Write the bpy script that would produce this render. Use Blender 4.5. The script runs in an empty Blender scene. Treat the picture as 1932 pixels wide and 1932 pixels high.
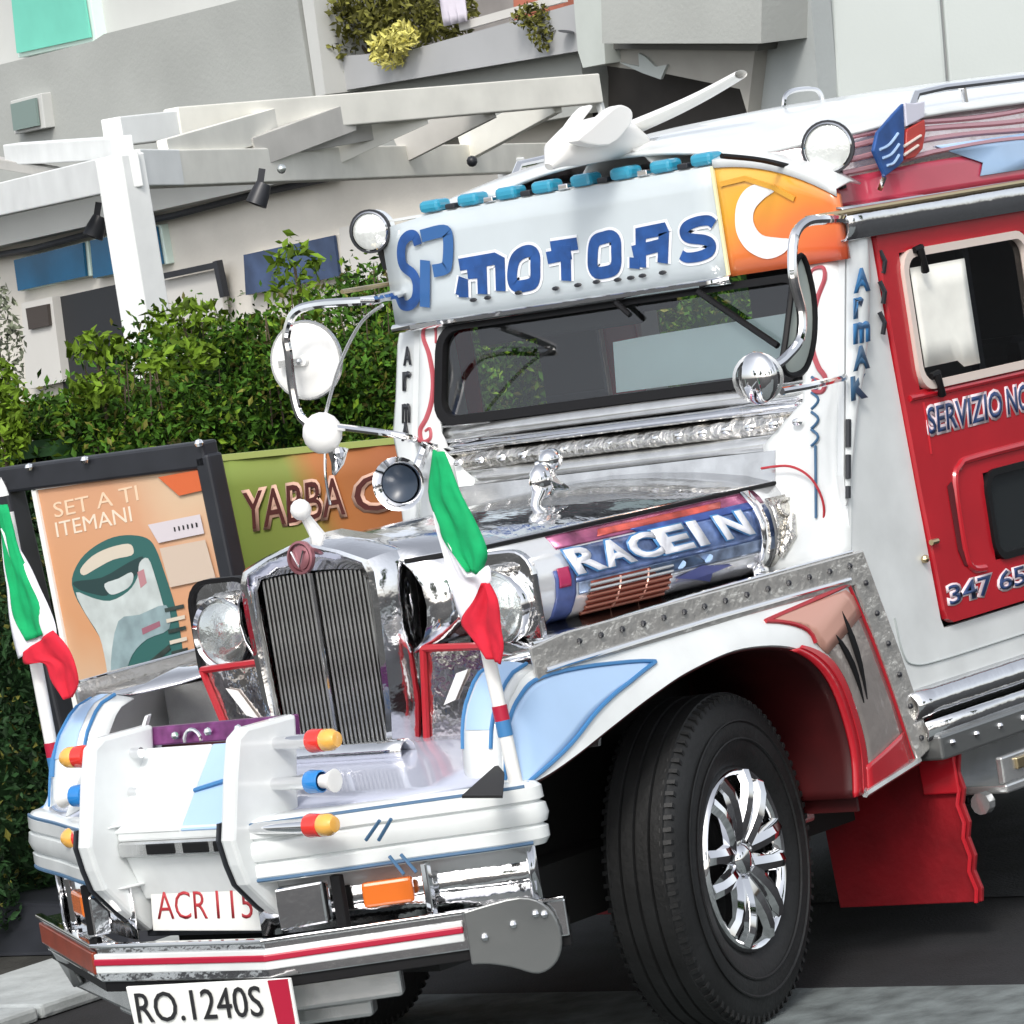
import bpy, bmesh, math, random
from mathutils import Vector, Matrix
random.seed(7)
V = Vector
S = bpy.context.scene
COL = S.collection

# ------------------------------------------------------------------ camera
cam_data = bpy.data.cameras.new('camera')
cam = bpy.data.objects.new('camera', cam_data)
COL.objects.link(cam)
cam_data.sensor_width = 36.0
cam_data.lens = 36.0 * 7880.0 / 1932.0
cam_data.clip_start = 0.1
cam_data.clip_end = 600.0
_r, _u, _w = V((-0.614426,0.773365,-0.156164)), V((-0.143568,0.085034,0.985980)), V((-0.775802,-0.628232,-0.058784))
cam.matrix_world = Matrix(((_r.x, _u.x, -_w.x, 0), (_r.y, _u.y, -_w.y, 0), (_r.z, _u.z, -_w.z, 0), (0, 0, 0, 1)))
cam.location = (8.32,6.907,1.98)
S.camera = cam

# ------------------------------------------------------------------ world, sun, exposure
SUN_EL, SUN_AZ = math.radians(43), math.radians(29)      # azimuth measured from +X towards +Y
world = bpy.data.worlds.new("World")
S.world = world
world.use_nodes = True
wn = world.node_tree
sky = wn.nodes.new('ShaderNodeTexSky')
sky.sky_type = 'NISHITA'
sky.sun_disc = False
sky.sun_elevation = SUN_EL
sky.sun_rotation = math.pi / 2 - SUN_AZ
sky.air_density = 1.0
sky.dust_density = 2.5
bgn = wn.nodes['Background']
hz = wn.nodes.new('ShaderNodeHueSaturation')           # hazy, nearly white sky
hz.inputs['Saturation'].default_value = 0.30
wn.links.new(sky.outputs[0], hz.inputs['Color'])
wn.links.new(hz.outputs[0], bgn.inputs[0])
bgn.inputs[1].default_value = 0.15
sun_d = bpy.data.lights.new('sun', 'SUN')
sun_d.energy = 1.0
sun_d.angle = math.radians(12)
sun_d.color = (1.0, 0.95, 0.88)
sun = bpy.data.objects.new('sun', sun_d)
COL.objects.link(sun)
_sd = V((math.cos(SUN_EL) * math.cos(SUN_AZ), math.cos(SUN_EL) * math.sin(SUN_AZ), math.sin(SUN_EL)))
sun.rotation_euler = _sd.to_track_quat('Z', 'Y').to_euler()
sun.location = _sd * 40
S.view_settings.view_transform = 'Standard'
S.view_settings.look = 'None'
S.view_settings.exposure = 0.68
S.view_settings.gamma = 1.0
S.view_settings.use_curve_mapping = False
S.render.engine = 'CYCLES'
S.cycles.max_bounces = 8
S.cycles.use_denoising = True

# ------------------------------------------------------------------ materials
def mat(name, col, rough=0.5, metal=0.0, coat=0.0, var=0.0, vscale=6.0, bump=0.0, bscale=30.0, spec=0.5, island=0.0, bdist=0.01):
    m = bpy.data.materials.new(name)
    m.use_nodes = True
    nt = m.node_tree
    b = nt.nodes['Principled BSDF']
    b.inputs['Base Color'].default_value = (*col, 1)
    b.inputs['Roughness'].default_value = rough
    b.inputs['Metallic'].default_value = metal
    b.inputs['Coat Weight'].default_value = coat
    b.inputs['Specular IOR Level'].default_value = spec
    tc = nt.nodes.new('ShaderNodeTexCoord')
    if var > 0 or island > 0:
        mx = nt.nodes.new('ShaderNodeMix'); mx.data_type = 'RGBA'; mx.blend_type = 'MULTIPLY'
        mx.inputs[0].default_value = 1.0
        mx.inputs[6].default_value = (*col, 1)
        rp = nt.nodes.new('ShaderNodeMapRange')
        if island > 0:
            g = nt.nodes.new('ShaderNodeNewGeometry'); src = g.outputs['Random Per Island']; a = island
        else:
            n = nt.nodes.new('ShaderNodeTexNoise'); n.inputs['Scale'].default_value = vscale
            n.inputs['Detail'].default_value = 6; nt.links.new(tc.outputs['Object'], n.inputs['Vector']); src = n.outputs['Fac']; a = var
        nt.links.new(src, rp.inputs[0])
        if island > 0:
            rp.inputs[1].default_value, rp.inputs[2].default_value = 0, 1
        else:
            rp.inputs[1].default_value, rp.inputs[2].default_value = 0.3, 0.7
        rp.inputs[3].default_value, rp.inputs[4].default_value = 1 - a, 1 + a
        nt.links.new(rp.outputs[0], mx.inputs[7])
        nt.links.new(mx.outputs[2], b.inputs['Base Color'])
    if bump > 0:
        n2 = nt.nodes.new('ShaderNodeTexNoise'); n2.inputs['Scale'].default_value = bscale; n2.inputs['Detail'].default_value = 4
        bp = nt.nodes.new('ShaderNodeBump'); bp.inputs['Strength'].default_value = bump; bp.inputs['Distance'].default_value = bdist
        nt.links.new(tc.outputs['Object'], n2.inputs['Vector']); nt.links.new(n2.outputs['Fac'], bp.inputs['Height'])
        nt.links.new(bp.outputs[0], b.inputs['Normal'])
    return m

def glass_mat(name, tint, refl=1.45, rough=0.02):
    m = bpy.data.materials.new(name); m.use_nodes = True
    nt = m.node_tree; nt.nodes.remove(nt.nodes['Principled BSDF'])
    out = nt.nodes['Material Output']
    t = nt.nodes.new('ShaderNodeBsdfTransparent'); t.inputs[0].default_value = (*tint, 1)
    g = nt.nodes.new('ShaderNodeBsdfGlossy'); g.inputs['Roughness'].default_value = rough
    f = nt.nodes.new('ShaderNodeFresnel'); f.inputs[0].default_value = refl
    mx = nt.nodes.new('ShaderNodeMixShader')
    nt.links.new(f.outputs[0], mx.inputs[0]); nt.links.new(t.outputs[0], mx.inputs[1]); nt.links.new(g.outputs[0], mx.inputs[2])
    nt.links.new(mx.outputs[0], out.inputs[0])
    return m

def grad_mat(name, stops, axis, lo, hi, rough=0.45, nscale=3.0, namp=0.1, coat=0.0):
    """painted colour blend along a direction (print or airbrush paint)"""
    m = bpy.data.materials.new(name); m.use_nodes = True
    nt = m.node_tree; b = nt.nodes['Principled BSDF']; b.inputs['Roughness'].default_value = rough
    b.inputs['Coat Weight'].default_value = coat
    tc = nt.nodes.new('ShaderNodeTexCoord')
    d = nt.nodes.new('ShaderNodeVectorMath'); d.operation = 'DOT_PRODUCT'; d.inputs[1].default_value = axis
    nt.links.new(tc.outputs['Object'], d.inputs[0])
    n = nt.nodes.new('ShaderNodeTexNoise'); n.inputs['Scale'].default_value = nscale
    nt.links.new(tc.outputs['Object'], n.inputs['Vector'])
    ma = nt.nodes.new('ShaderNodeMath'); ma.operation = 'MULTIPLY_ADD'; ma.inputs[1].default_value = namp * 2; 
    nt.links.new(n.outputs['Fac'], ma.inputs[0]); nt.links.new(d.outputs['Value'], ma.inputs[2])
    mr = nt.nodes.new('ShaderNodeMapRange'); mr.inputs[1].default_value = lo + namp; mr.inputs[2].default_value = hi + namp
    nt.links.new(ma.outputs[0], mr.inputs[0])
    cr = nt.nodes.new('ShaderNodeValToRGB'); e = cr.color_ramp.elements
    e[0].position, e[0].color = stops[0][0], (*stops[0][1], 1)
    e[1].position, e[1].color = stops[-1][0], (*stops[-1][1], 1)
    for p, c in stops[1:-1]:
        q = e.new(p); q.color = (*c, 1)
    nt.links.new(mr.outputs[0], cr.inputs[0]); nt.links.new(cr.outputs[0], b.inputs['Base Color'])
    return m

M = dict(
    white=mat('white_paint', (.72, .75, .75), .25, coat=.4, var=.08, vscale=7, bump=.10, bscale=5),
    white2=mat('white_plastic', (.82, .82, .80), .4),
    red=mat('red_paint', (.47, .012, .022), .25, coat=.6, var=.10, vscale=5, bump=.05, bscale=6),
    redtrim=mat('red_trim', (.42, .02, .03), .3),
    redin=mat('red_inner_shadow', (.05, .004, .005), .5, var=.2, vscale=9),  # red darkened so the colour carries the shadow inside the wheel arch
    flap=mat('red_rubber', (.25, .006, .012), .55, var=.25, vscale=8, bump=.2, bscale=40),
    lblue=mat('light_blue_paint', (.39, .56, .80), .25, coat=.5, var=.05, vscale=5),
    mblue=mat('mid_blue_paint', (.05, .20, .44), .35),
    dblue=mat('dark_blue_paint', (.018, .075, .26), .35, var=.25, vscale=25),
    pinblue=mat('pin_stripe_blue', (.05, .13, .24), .4),
    lav=mat('pale_lavender_paint', (.48, .51, .62), .18, coat=.5, var=.05, vscale=3, bump=.05, bscale=4),
    chrome=mat('polished_chrome', (.83, .83, .84), .09, 1.0, bump=.22, bscale=9, bdist=.02),
    chromes=mat('smooth_chrome', (.85, .85, .86), .05, 1.0),
    steel=mat('brushed_steel', (.60, .61, .61), .26, .8, var=.15, vscale=12, bump=.12, bscale=14),
    emboss=mat('embossed_steel', (.66, .64, .60), .22, 1.0, bump=.9, bscale=26, bdist=.02),
    stripm=mat('patterned_steel', (.66, .65, .62), .2, .62, bump=.5, bscale=22, bdist=.015),
    darkchrome=mat('dark_steel', (.22, .23, .23), .3, .7, bump=.1, bscale=12),  # darker grey steel
    slat=mat('grille_slat_metal', (.55, .55, .53), .36, 1.0, var=.3, vscale=8),
    black=mat('black_rubber', (.006, .006, .007), .55, spec=.25),
    tyre=mat('tyre_rubber', (.006, .0065, .007), .62, var=.6, vscale=7, bump=.2, bscale=60),
    dark=mat('dark_interior', (.055, .058, .062), .7),
    under=mat('chassis_black', (.012, .012, .012), .8),
    orange=mat('orange_lens', (.72, .16, .02), .18, coat=.6),
    redlens=mat('red_lens', (.75, .04, .03), .15, coat=.6),
    yellow=mat('amber_lens', (.85, .45, .09), .15, coat=.6),
    bluelens=mat('blue_lens', (.02, .22, .60), .15, coat=.6),
    cyanlens=mat('blue_marker_lens', (.03, .30, .46), .15, coat=.6),
    lens=mat('lamp_glass', (.62, .66, .65), .14, .75, coat=.8, bump=.5, bscale=30),
    hoodm=mat('white_silver_hood', (.80, .82, .84), .16, .45, coat=.4, bump=.15, bscale=7),
    hoodw=mat('hood_letter_white', (.72, .74, .80), .3, var=.15, vscale=30),
    spotw=mat('frosted_lamp_glass', (.78, .81, .79), .12, .25, coat=.8, bump=.4, bscale=40),
    reflector=mat('lamp_reflector', (.92, .92, .92), .10, 1.0, bump=.3, bscale=18),
    glass=glass_mat('window_glass', (.90, .94, .93), 1.9),
    glassd=glass_mat('door_glass', (.97, .98, .98)),
    reflboard=mat('reflection_board', (.66, .78, .81), .5, var=.06, vscale=3),
    winrefl=mat('cream_reflection', (.95, .95, .88), .9, var=.1, vscale=8),
    cream=mat('cream_rubber', (.72, .62, .56), .5),
    gold=mat('gold_strip', (.62, .50, .30), .3, 1.0),
    plate=mat('plate_white', (.84, .85, .82), .4),
    ink=mat('black_ink', (.015, .015, .017), .5),
    redink=mat('red_ink', (.45, .03, .04), .5),
    crimson=mat('crimson_strip', (.42, .01, .04), .35),
    fgreen=mat('flag_green', (.0, .36, .12), .85, var=.16, vscale=16, bump=.25, bscale=22),
    fwhite=mat('flag_white', (.78, .78, .83), .85, var=.06, vscale=16, bump=.25, bscale=22),
    fred=mat('flag_red', (.62, .012, .035), .85, var=.16, vscale=16, bump=.25, bscale=22),
    pinkchrome=mat('pink_striped_steel', (.80, .70, .71), .25, .8, bump=.35, bscale=7, bdist=.03),
    rosy=mat('rose_red_paint', (.50, .05, .09), .25, coat=.6, var=.15, vscale=3),
    salmon=mat('salmon_paint', (.70, .38, .30), .3, metal=.4),
    purple=mat('purple_strip', (.22, .06, .20), .3, metal=.5, var=.4, vscale=22),
    brownred=mat('louvre_red_brown', (.20, .035, .02), .45, metal=.3),
    asphalt=mat('asphalt', (.0105, .011, .0128), .85, var=.55, vscale=5, bump=.6, bscale=120),
    paving=mat('pale_worn_concrete', (.13, .15, .15), .85, var=.45, vscale=9, bump=.5, bscale=60),
    kerb=mat('kerb_concrete', (.40, .43, .43), .85, var=.2, vscale=7, bump=.4, bscale=40),
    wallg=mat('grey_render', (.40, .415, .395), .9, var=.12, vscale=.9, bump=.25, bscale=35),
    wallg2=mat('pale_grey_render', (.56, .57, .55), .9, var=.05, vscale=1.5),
    wallw=mat('white_render', (.50, .54, .525), .9, var=.05, vscale=.8, bump=.1, bscale=40),
    wallwarm=mat('warm_grey_render', (.70, .67, .61), .9, var=.10, vscale=1.5, bump=.2, bscale=30),
    wallcream=mat('cream_render', (.62, .61, .58), .9, var=.04, vscale=1.5),
    pergw=mat('white_wood', (.82, .84, .83), .6, var=.07, vscale=5),
    pergc=mat('cream_wood', (.80, .79, .72), .6, var=.08, vscale=5),
    louvre=mat('grey_rafter', (.50, .49, .46), .7, var=.1, vscale=5),
    greenblind=mat('green_blind', (.16, .56, .44), .6, var=.05, vscale=4),
    mint=mat('pale_mint_frame', (.66, .80, .74), .5),
    blueglass=mat('blue_window_film', (.006, .11, .24), .2, var=.25, vscale=2.0, coat=.4),
    blueglass2=mat('blue_grey_glass', (.05, .08, .16), .2, var=.5, vscale=3.0, coat=.4),
    doorway=mat('dark_doorway', (.02, .022, .026), .5),
    leaf=mat('hedge_leaf', (.042, .105, .012), .65, island=.85, spec=.12),
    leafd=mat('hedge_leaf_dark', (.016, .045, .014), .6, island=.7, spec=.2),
    leafy=mat('bright_leaf', (.11, .185, .016), .6, island=.7, spec=.12),
    leafo=mat('olive_leaf', (.12, .12, .025), .6, island=.8, spec=.2),
    flower=mat('yellow_flower', (.62, .58, .16), .6, island=.3),
    bark=mat('bark', (.10, .075, .05), .9, var=.3, vscale=10, bump=.5, bscale=30),
    framek=mat('black_plastic_frame', (.022, .024, .030), .4, var=.2, vscale=9),
    pot=mat('terracotta', (.42, .14, .09), .8, var=.15, vscale=6),
)

# ------------------------------------------------------------------ mesh helpers
class G:
    def __init__(s):
        s.v, s.f, s.m = [], [], []
    def add(s, vs, fs, mi=0):
        o = len(s.v); s.v += [V(p) for p in vs]
        for f in fs:
            s.f.append([i + o for i in f]); s.m.append(mi)
        return s
    def hexa(s, p, mi=0):           # 8 points: bottom loop 0-3, top loop 4-7
        return s.add(p, [(3, 2, 1, 0), (4, 5, 6, 7), (0, 1, 5, 4), (1, 2, 6, 5), (2, 3, 7, 6), (3, 0, 4, 7)], mi)
    def box(s, lo, hi, mi=0):
        a, b = lo, hi
        return s.hexa([(a[0], a[1], a[2]), (b[0], a[1], a[2]), (b[0], b[1], a[2]), (a[0], b[1], a[2]),
                       (a[0], a[1], b[2]), (b[0], a[1], b[2]), (b[0], b[1], b[2]), (a[0], b[1], b[2])], mi)
    def prism(s, pts, off, mi=0):
        n = len(pts); off = V(off)
        p = [V(q) for q in pts]
        return s.add(p + [q + off for q in p], [list(range(n))[::-1], list(range(n, 2 * n))] +
                     [(i, (i + 1) % n, n + (i + 1) % n, n + i) for i in range(n)], mi)
    def beam(s, a, b, w, h, up=(0, 0, 1), mi=0):
        a, b = V(a), V(b); d = (b - a).normalized(); x = d.cross(V(up)).normalized(); u = x.cross(d)
        q = []
        for p in (a, b):
            q += [p - x * w / 2 - u * h / 2, p + x * w / 2 - u * h / 2, p + x * w / 2 + u * h / 2, p - x * w / 2 + u * h / 2]
        return s.hexa(q, mi)
    def tube(s, pts, r, n=8, mi=0, closed=False, caps=True):
        P = [V(p) for p in pts]; k = len(P)
        R = r if isinstance(r, (list, tuple)) else [r] * k
        base = len(s.v); prev = None
        for i in range(k):
            if closed: t = (P[(i + 1) % k] - P[i - 1])
            else: t = P[min(i + 1, k - 1)] - P[max(i - 1, 0)]
            t = t.normalized()
            if prev is None:
                x = t.orthogonal().normalized()
            else:
                x = (prev - t * prev.dot(t)).normalized()
            prev = x; y = t.cross(x)
            for j in range(n):
                a = 2 * math.pi * j / n
                s.v.append(P[i] + (x * math.cos(a) + y * math.sin(a)) * R[i])
        for i in range(k if closed else k - 1):
            i2 = (i + 1) % k
            for j in range(n):
                s.f.append([base + i * n + j, base + i * n + (j + 1) % n, base + i2 * n + (j + 1) % n, base + i2 * n + j]); s.m.append(mi)
        if caps and not closed:
            s.f.append([base + j for j in range(n)][::-1]); s.m.append(mi)
            s.f.append([base + (k - 1) * n + j for j in range(n)]); s.m.append(mi)
        return s
    def lathe(s, prof, org, axis, n=24, mi=0):     # prof: (radius, distance along axis)
        axis = V(axis).normalized(); x = axis.orthogonal().normalized(); y = axis.cross(x); org = V(org)
        base = len(s.v); k = len(prof)
        for r, h in prof:
            for j in range(n):
                a = 2 * math.pi * j / n
                s.v.append(org + axis * h + (x * math.cos(a) + y * math.sin(a)) * r)
        for i in range(k - 1):
            for j in range(n):
                s.f.append([base + i * n + j, base + i * n + (j + 1) % n, base + (i + 1) * n + (j + 1) % n, base + (i + 1) * n + j]); s.m.append(mi)
        return s
    def ball(s, c, r, n=12, mi=0, sc=(1, 1, 1)):
        base = len(s.v); c = V(c); k = n // 2
        for i in range(k + 1):
            t = math.pi * i / k
            for j in range(n):
                a = 2 * math.pi * j / n
                s.v.append(c + V((r * sc[0] * math.sin(t) * math.cos(a), r * sc[1] * math.sin(t) * math.sin(a), r * sc[2] * math.cos(t))))
        for i in range(k):
            for j in range(n):
                s.f.append([base + i * n + j, base + (i + 1) * n + j, base + (i + 1) * n + (j + 1) % n, base + i * n + (j + 1) % n]); s.m.append(mi)
        return s
    def grid(s, rows, mi=0):
        base = len(s.v); k = len(rows); n = len(rows[0])
        for r in rows: s.v += [V(p) for p in r]
        for i in range(k - 1):
            for j in range(n - 1):
                s.f.append([base + i * n + j, base + i * n + j + 1, base + (i + 1) * n + j + 1, base + (i + 1) * n + j]); s.m.append(mi)
        return s

def part(name, g, m, parent=None, smooth=False, bevel=0, solid=0, label=None, kind=None):
    me = bpy.data.meshes.new(name)
    me.from_pydata([tuple(p) for p in g.v], [], g.f)
    ms = m if isinstance(m, (list, tuple)) else [m]
    for q in ms: me.materials.append(M[q] if isinstance(q, str) else q)
    for p, i in zip(me.polygons, g.m): p.material_index = i
    bm = bmesh.new(); bm.from_mesh(me)
    bmesh.ops.remove_doubles(bm, verts=bm.verts, dist=1e-5)
    if not solid: bmesh.ops.recalc_face_normals(bm, faces=bm.faces)
    bm.to_mesh(me); bm.free()
    if smooth:
        me.polygons.foreach_set('use_smooth', [True] * len(me.polygons))
        me.set_sharp_from_angle(angle=math.radians(40 if smooth is True else smooth))
    o = bpy.data.objects.new(name, me); COL.objects.link(o)
    if parent:
        o.parent = parent
        o.matrix_parent_inverse = wmat(parent).inverted()
    if solid:
        md = o.modifiers.new('thick', 'SOLIDIFY'); md.thickness = solid; md.offset = 0
    if bevel:
        md = o.modifiers.new('bevel', 'BEVEL'); md.width = bevel; md.segments = 2; md.limit_method = 'ANGLE'; md.angle_limit = math.radians(35)
    if label: o['label'] = label
    if kind: o['kind'] = kind
    return o

def wmat(o):
    return (o.parent and wmat(o.parent) @ o.matrix_parent_inverse @ o.matrix_basis) or o.matrix_basis.copy()

def thing(name, label, cat, loc=(0, 0, 0), group=None):
    o = bpy.data.objects.new(name, None); COL.objects.link(o); o.location = loc; o.empty_display_size = .1
    return tag(o, label, cat, group)
def tag(o, label, cat, group=None, kind=None):
    o['label'] = label; o['category'] = cat
    if group: o['group'] = group
    if kind: o['kind'] = kind
    return o
def again(o, name, shift, parent):
    """linked copy of a finished part and its sub-parts, shifted"""
    c = o.copy(); COL.objects.link(c); c.parent = parent
    c.matrix_parent_inverse = wmat(parent).inverted() if parent else Matrix()
    c.location = V(o.location) + V(shift)
    return c

def many(name, pts, r, m, parent, sc=(1, 1, 1), n=8):
    """small studs and rivets, one object each, sharing one mesh"""
    g = G(); g.ball((0, 0, 0), r, n, sc=sc); first = None
    for q in pts:
        o = part(name, g, m, parent, smooth=True) if first is None else again(first, name, (0, 0, 0), parent)
        first = first or o; o.location = V(q)
def lerp(a, b, t): return V(a) * (1 - t) + V(b) * t
def curve(pts, k=6, closed=False):
    P = [V(p) for p in pts]; n = len(P); out = []
    for i in range(n if closed else n - 1):
        p0 = P[(i - 1) % n] if closed or i > 0 else P[0]
        p1, p2 = P[i], P[(i + 1) % n]
        p3 = P[(i + 2) % n] if closed or i + 2 < n else P[-1]
        for j in range(k):
            t = j / k
            out.append(.5 * ((2 * p1) + (p2 - p0) * t + (2 * p0 - 5 * p1 + 4 * p2 - p3) * t * t + (3 * p1 - p0 - 3 * p2 + p3) * t ** 3))
    if not closed: out.append(P[-1])
    return out
def rrect(w0, w1, h0, h1, r, n=5):          # rounded rectangle outline in 2-D
    o = []
    for cx, cy, a0 in ((w1 - r, h1 - r, 0), (w0 + r, h1 - r, 90), (w0 + r, h0 + r, 180), (w1 - r, h0 + r, 270)):
        for i in range(n + 1):
            a = math.radians(a0 + 90 * i / n); o.append((cx + r * math.cos(a), cy + r * math.sin(a)))
    return o
def text(name, s, org, right, up, m, parent, depth=.004, bold=0.0, spacing=1.0, label=None, shear=0.0, words=False):
    if words and ' ' in s:                      # one object per word
        wt = lambda w: sum(.55 if c in '1I' else 1 for c in w)
        ws = s.split(' '); n = sum(wt(w) for w in ws) + .55 * (len(ws) - 1); k = 0
        for w in ws:
            text(name, w, V(org) + V(right) * (k / n), V(right) * (wt(w) / n), up, m, parent, depth, bold, spacing, label, shear); k += wt(w) + .55
        return
    """flat lettering: org = lower left corner, right/up = full width and cap-height vectors"""
    cu = bpy.data.curves.new(name, 'FONT'); cu.body = s; cu.size = 1; cu.offset = bold; cu.space_character = spacing; cu.shear = shear
    cu.resolution_u = 3
    tmp = bpy.data.objects.new(name, cu); COL.objects.link(tmp)
    dg = bpy.context.evaluated_depsgraph_get(); dg.update()
    me = bpy.data.meshes.new_from_object(tmp.evaluated_get(dg))
    bpy.data.objects.remove(tmp)
    xs = [v.co.x for v in me.vertices]; ys = [v.co.y for v in me.vertices]
    x0, x1, y0, y1 = min(xs), max(xs), min(ys), max(ys)
    if bold > 0:                                # the halo grows outwards
        y0, y1 = y0 + bold, y1 - bold
        if x1 - x0 - 2 * bold > .35 * (y1 - y0): x0, x1 = x0 + bold, x1 - bold
    right, up, org = V(right), V(up), V(org); nrm = right.cross(up).normalized()
    bm = bmesh.new(); bm.from_mesh(me)
    for v in bm.verts:
        v.co = org + right * ((v.co.x - x0) / (x1 - x0)) + up * ((v.co.y - y0) / (y1 - y0))
    ext = bmesh.ops.extrude_face_region(bm, geom=bm.faces[:])
    for e in ext['geom']:
        if isinstance(e, bmesh.types.BMVert): e.co += nrm * depth
    bmesh.ops.recalc_face_normals(bm, faces=bm.faces)
    bm.to_mesh(me); bm.free()
    me.name = name; me.materials.clear(); me.materials.append(M[m] if isinstance(m, str) else m)
    o = bpy.data.objects.new(name, me); COL.objects.link(o)
    if parent: o.parent = parent; o.matrix_parent_inverse = wmat(parent).inverted()
    if label: o['label'] = label
    return o
def loop_ribbon(g, pts, w, nrm, depth):
    P = [V(p) for p in pts]; nrm = V(nrm).normalized(); L, R, n = [], [], len(pts)
    for i in range(n):
        t = (P[(i + 1) % n] - P[i - 1]).normalized(); s = nrm.cross(t); L.append(P[i] + s * w / 2); R.append(P[i] - s * w / 2)
    for i in range(n):
        j = (i + 1) % n; q = [L[i], R[i], R[j], L[j]]; g.hexa(q + [x + nrm * depth for x in q])
def ribbon(g, pts, w, nrm, depth, mi=0):
    """mitred flat stroke with thickness"""
    P = [V(p) for p in pts]; nrm = V(nrm).normalized(); L, R = [], []
    for i, p in enumerate(P):
        a = (P[i] - P[i - 1]).normalized() if i else None
        b = (P[i + 1] - P[i]).normalized() if i < len(P) - 1 else None
        if a is None: a = b
        if b is None: b = a
        t = (a + b).normalized(); s = nrm.cross(t); k = 1 / max(.5, nrm.cross(a).dot(s))
        L.append(p + s * w / 2 * k); R.append(p - s * w / 2 * k)
    for i in range(len(P) - 1):
        q = [L[i], R[i], R[i + 1], L[i + 1]]
        g.hexa(q + [x + nrm * depth for x in q], mi)
    return g
def leaves(g, n, sampler, size, mi=0, up=.3, mix=0):
    for _ in range(n):
        c = V(sampler()); s = size * random.uniform(.45, 1.6); mi = 0 if not mix or random.random() > mix else random.choice((1, 1, 2))
        d = V((random.gauss(0, 1), random.gauss(0, 1), random.gauss(0, 1) + up)).normalized()
        x = d.orthogonal().normalized(); x = Matrix.Rotation(random.uniform(0, 6.3), 3, d) @ x; y = d.cross(x)
        g.add([c - x * s * .5, c + y * s * .24 + d * s * .07, c + x * s * .55, c - y * s * .24 + d * s * .07], [(0, 1, 2, 3)], mi)
    return g

# ================================================================== SETTING
g = G(); g.grid([[(-260, -260, 0), (260, -260, 0)], [(-260, 260, 0), (260, 260, 0)]])
o = part('road', g, 'asphalt', kind='structure')
g = G(); g.grid([[(-.385, -1.35, .004), (2.6, -1.35, .004)], [(-.40, 9, .004), (2.6, 9, .004)]])
part('paved_strip', g, 'paving', kind='structure')
g = G(); g.grid([[(-30, -1.98, .004), (-1.50, -1.98, .004)], [(-30, 12, .004), (-1.52, 12, .004)]])
part('road_patch', g, mat('worn_asphalt', (.022, .024, .026), .85, var=.5, vscale=4, bump=.6, bscale=110), kind='structure')
g = G(); g.box((-40, -60, .0), (40, -2.625, .03))
part('verge', g, mat('soil', (.03, .03, .026), .95, var=.4, vscale=9, bump=.8, bscale=40), kind='structure')
kerb = bpy.data.objects.new('kerb', None); COL.objects.link(kerb); kerb['kind'] = 'structure'; kerb.location = (0, -1.9, 0)
g = G(); g.box((-.5, -2.61, 0), (.5, -2.0, .045))
k0 = part('kerb_stone', g, 'kerb', kerb, bevel=.012)
k0.scale = (.985, 1, 1)
for i in range(-14, 12):
    if i: again(k0, 'kerb_stone', (i * 1.0, random.uniform(-.006, .006), random.uniform(-.004, .003)), kerb)
k0.location.x += .0
for c in kerb.children: c.location.x += .36

# ------------------------------------------------------------------ buildings behind
NF = V((.974, -.225, 0))
def slab(name, pts, m, parent, thick=.3, bevel=0, label=None):
    g = G(); g.prism(pts, -NF * thick); return part(name, g, m, parent, bevel=bevel, label=label)

bld = thing('apartment_building', 'grey rendered apartment building with balconies and a planter behind the hedge', 'building', (-13.2, -11, 0))
slab('ground_floor_wall', [(-14.076,-17.046,3.432),(-11.681,-6.668,3.035),(-11.811,-7.235,0.477),(-14.251,-17.804,1.106)], 'wallwarm', bld, .4)
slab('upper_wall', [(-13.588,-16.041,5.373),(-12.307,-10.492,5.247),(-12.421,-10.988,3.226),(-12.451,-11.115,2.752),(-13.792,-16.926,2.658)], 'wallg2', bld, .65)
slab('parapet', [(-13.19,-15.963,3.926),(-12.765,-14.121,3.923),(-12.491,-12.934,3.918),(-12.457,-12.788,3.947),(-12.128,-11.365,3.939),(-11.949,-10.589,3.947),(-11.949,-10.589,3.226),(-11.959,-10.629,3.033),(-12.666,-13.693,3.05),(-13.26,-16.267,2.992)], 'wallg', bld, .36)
slab('parapet', [(-11.937,-10.535,4.041),(-11.908,-10.41,4.041),(-11.918,-10.453,3.221),(-11.942,-10.556,3.222)], 'wallg2', bld, .5)
slab('recess_wall', [(-14.216,-12.315,5.143),(-13.446,-8.981,4.943),(-13.547,-9.42,2.43),(-14.302,-12.687,2.816)], mat('balcony_back_wall', (.36, .34, .33), .9, var=.2, vscale=2), bld, .3)
slab('planter_box', [(-12.121,-10.578,3.466),(-11.939,-9.786,3.388),(-11.546,-8.086,3.438),(-11.557,-8.134,3.16),(-12.101,-10.492,3.236),(-12.135,-10.638,3.241)], mat('lavender_grey_render', (.43, .44, .45), .9, var=.06, vscale=2), bld, .8)
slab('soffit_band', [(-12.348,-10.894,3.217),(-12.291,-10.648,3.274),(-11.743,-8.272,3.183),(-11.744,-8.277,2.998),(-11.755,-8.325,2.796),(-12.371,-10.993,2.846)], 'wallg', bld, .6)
slab('column', [(-11.331,-7.909,3.813),(-11.269,-7.642,3.813),(-11.296,-7.759,3.042),(-11.342,-7.96,3.045),(-11.348,-7.983,3.149)], mat('column_render', (.52, .56, .53), .9, var=.04), bld, .7)
slab('parapet', [(-11.104,-7.504,3.813),(-10.787,-6.131,3.76),(-10.832,-6.328,2.963),(-11.135,-7.639,3.151)], 'wallg', bld, .4)
slab('shadow_gap', [(-11.383,-7.823,3.172),(-11.08,-6.512,2.983),(-11.086,-6.539,2.939),(-11.382,-7.822,3.134)], mat('gap_grey', (.14, .14, .13), .9), bld, .3)
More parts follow.
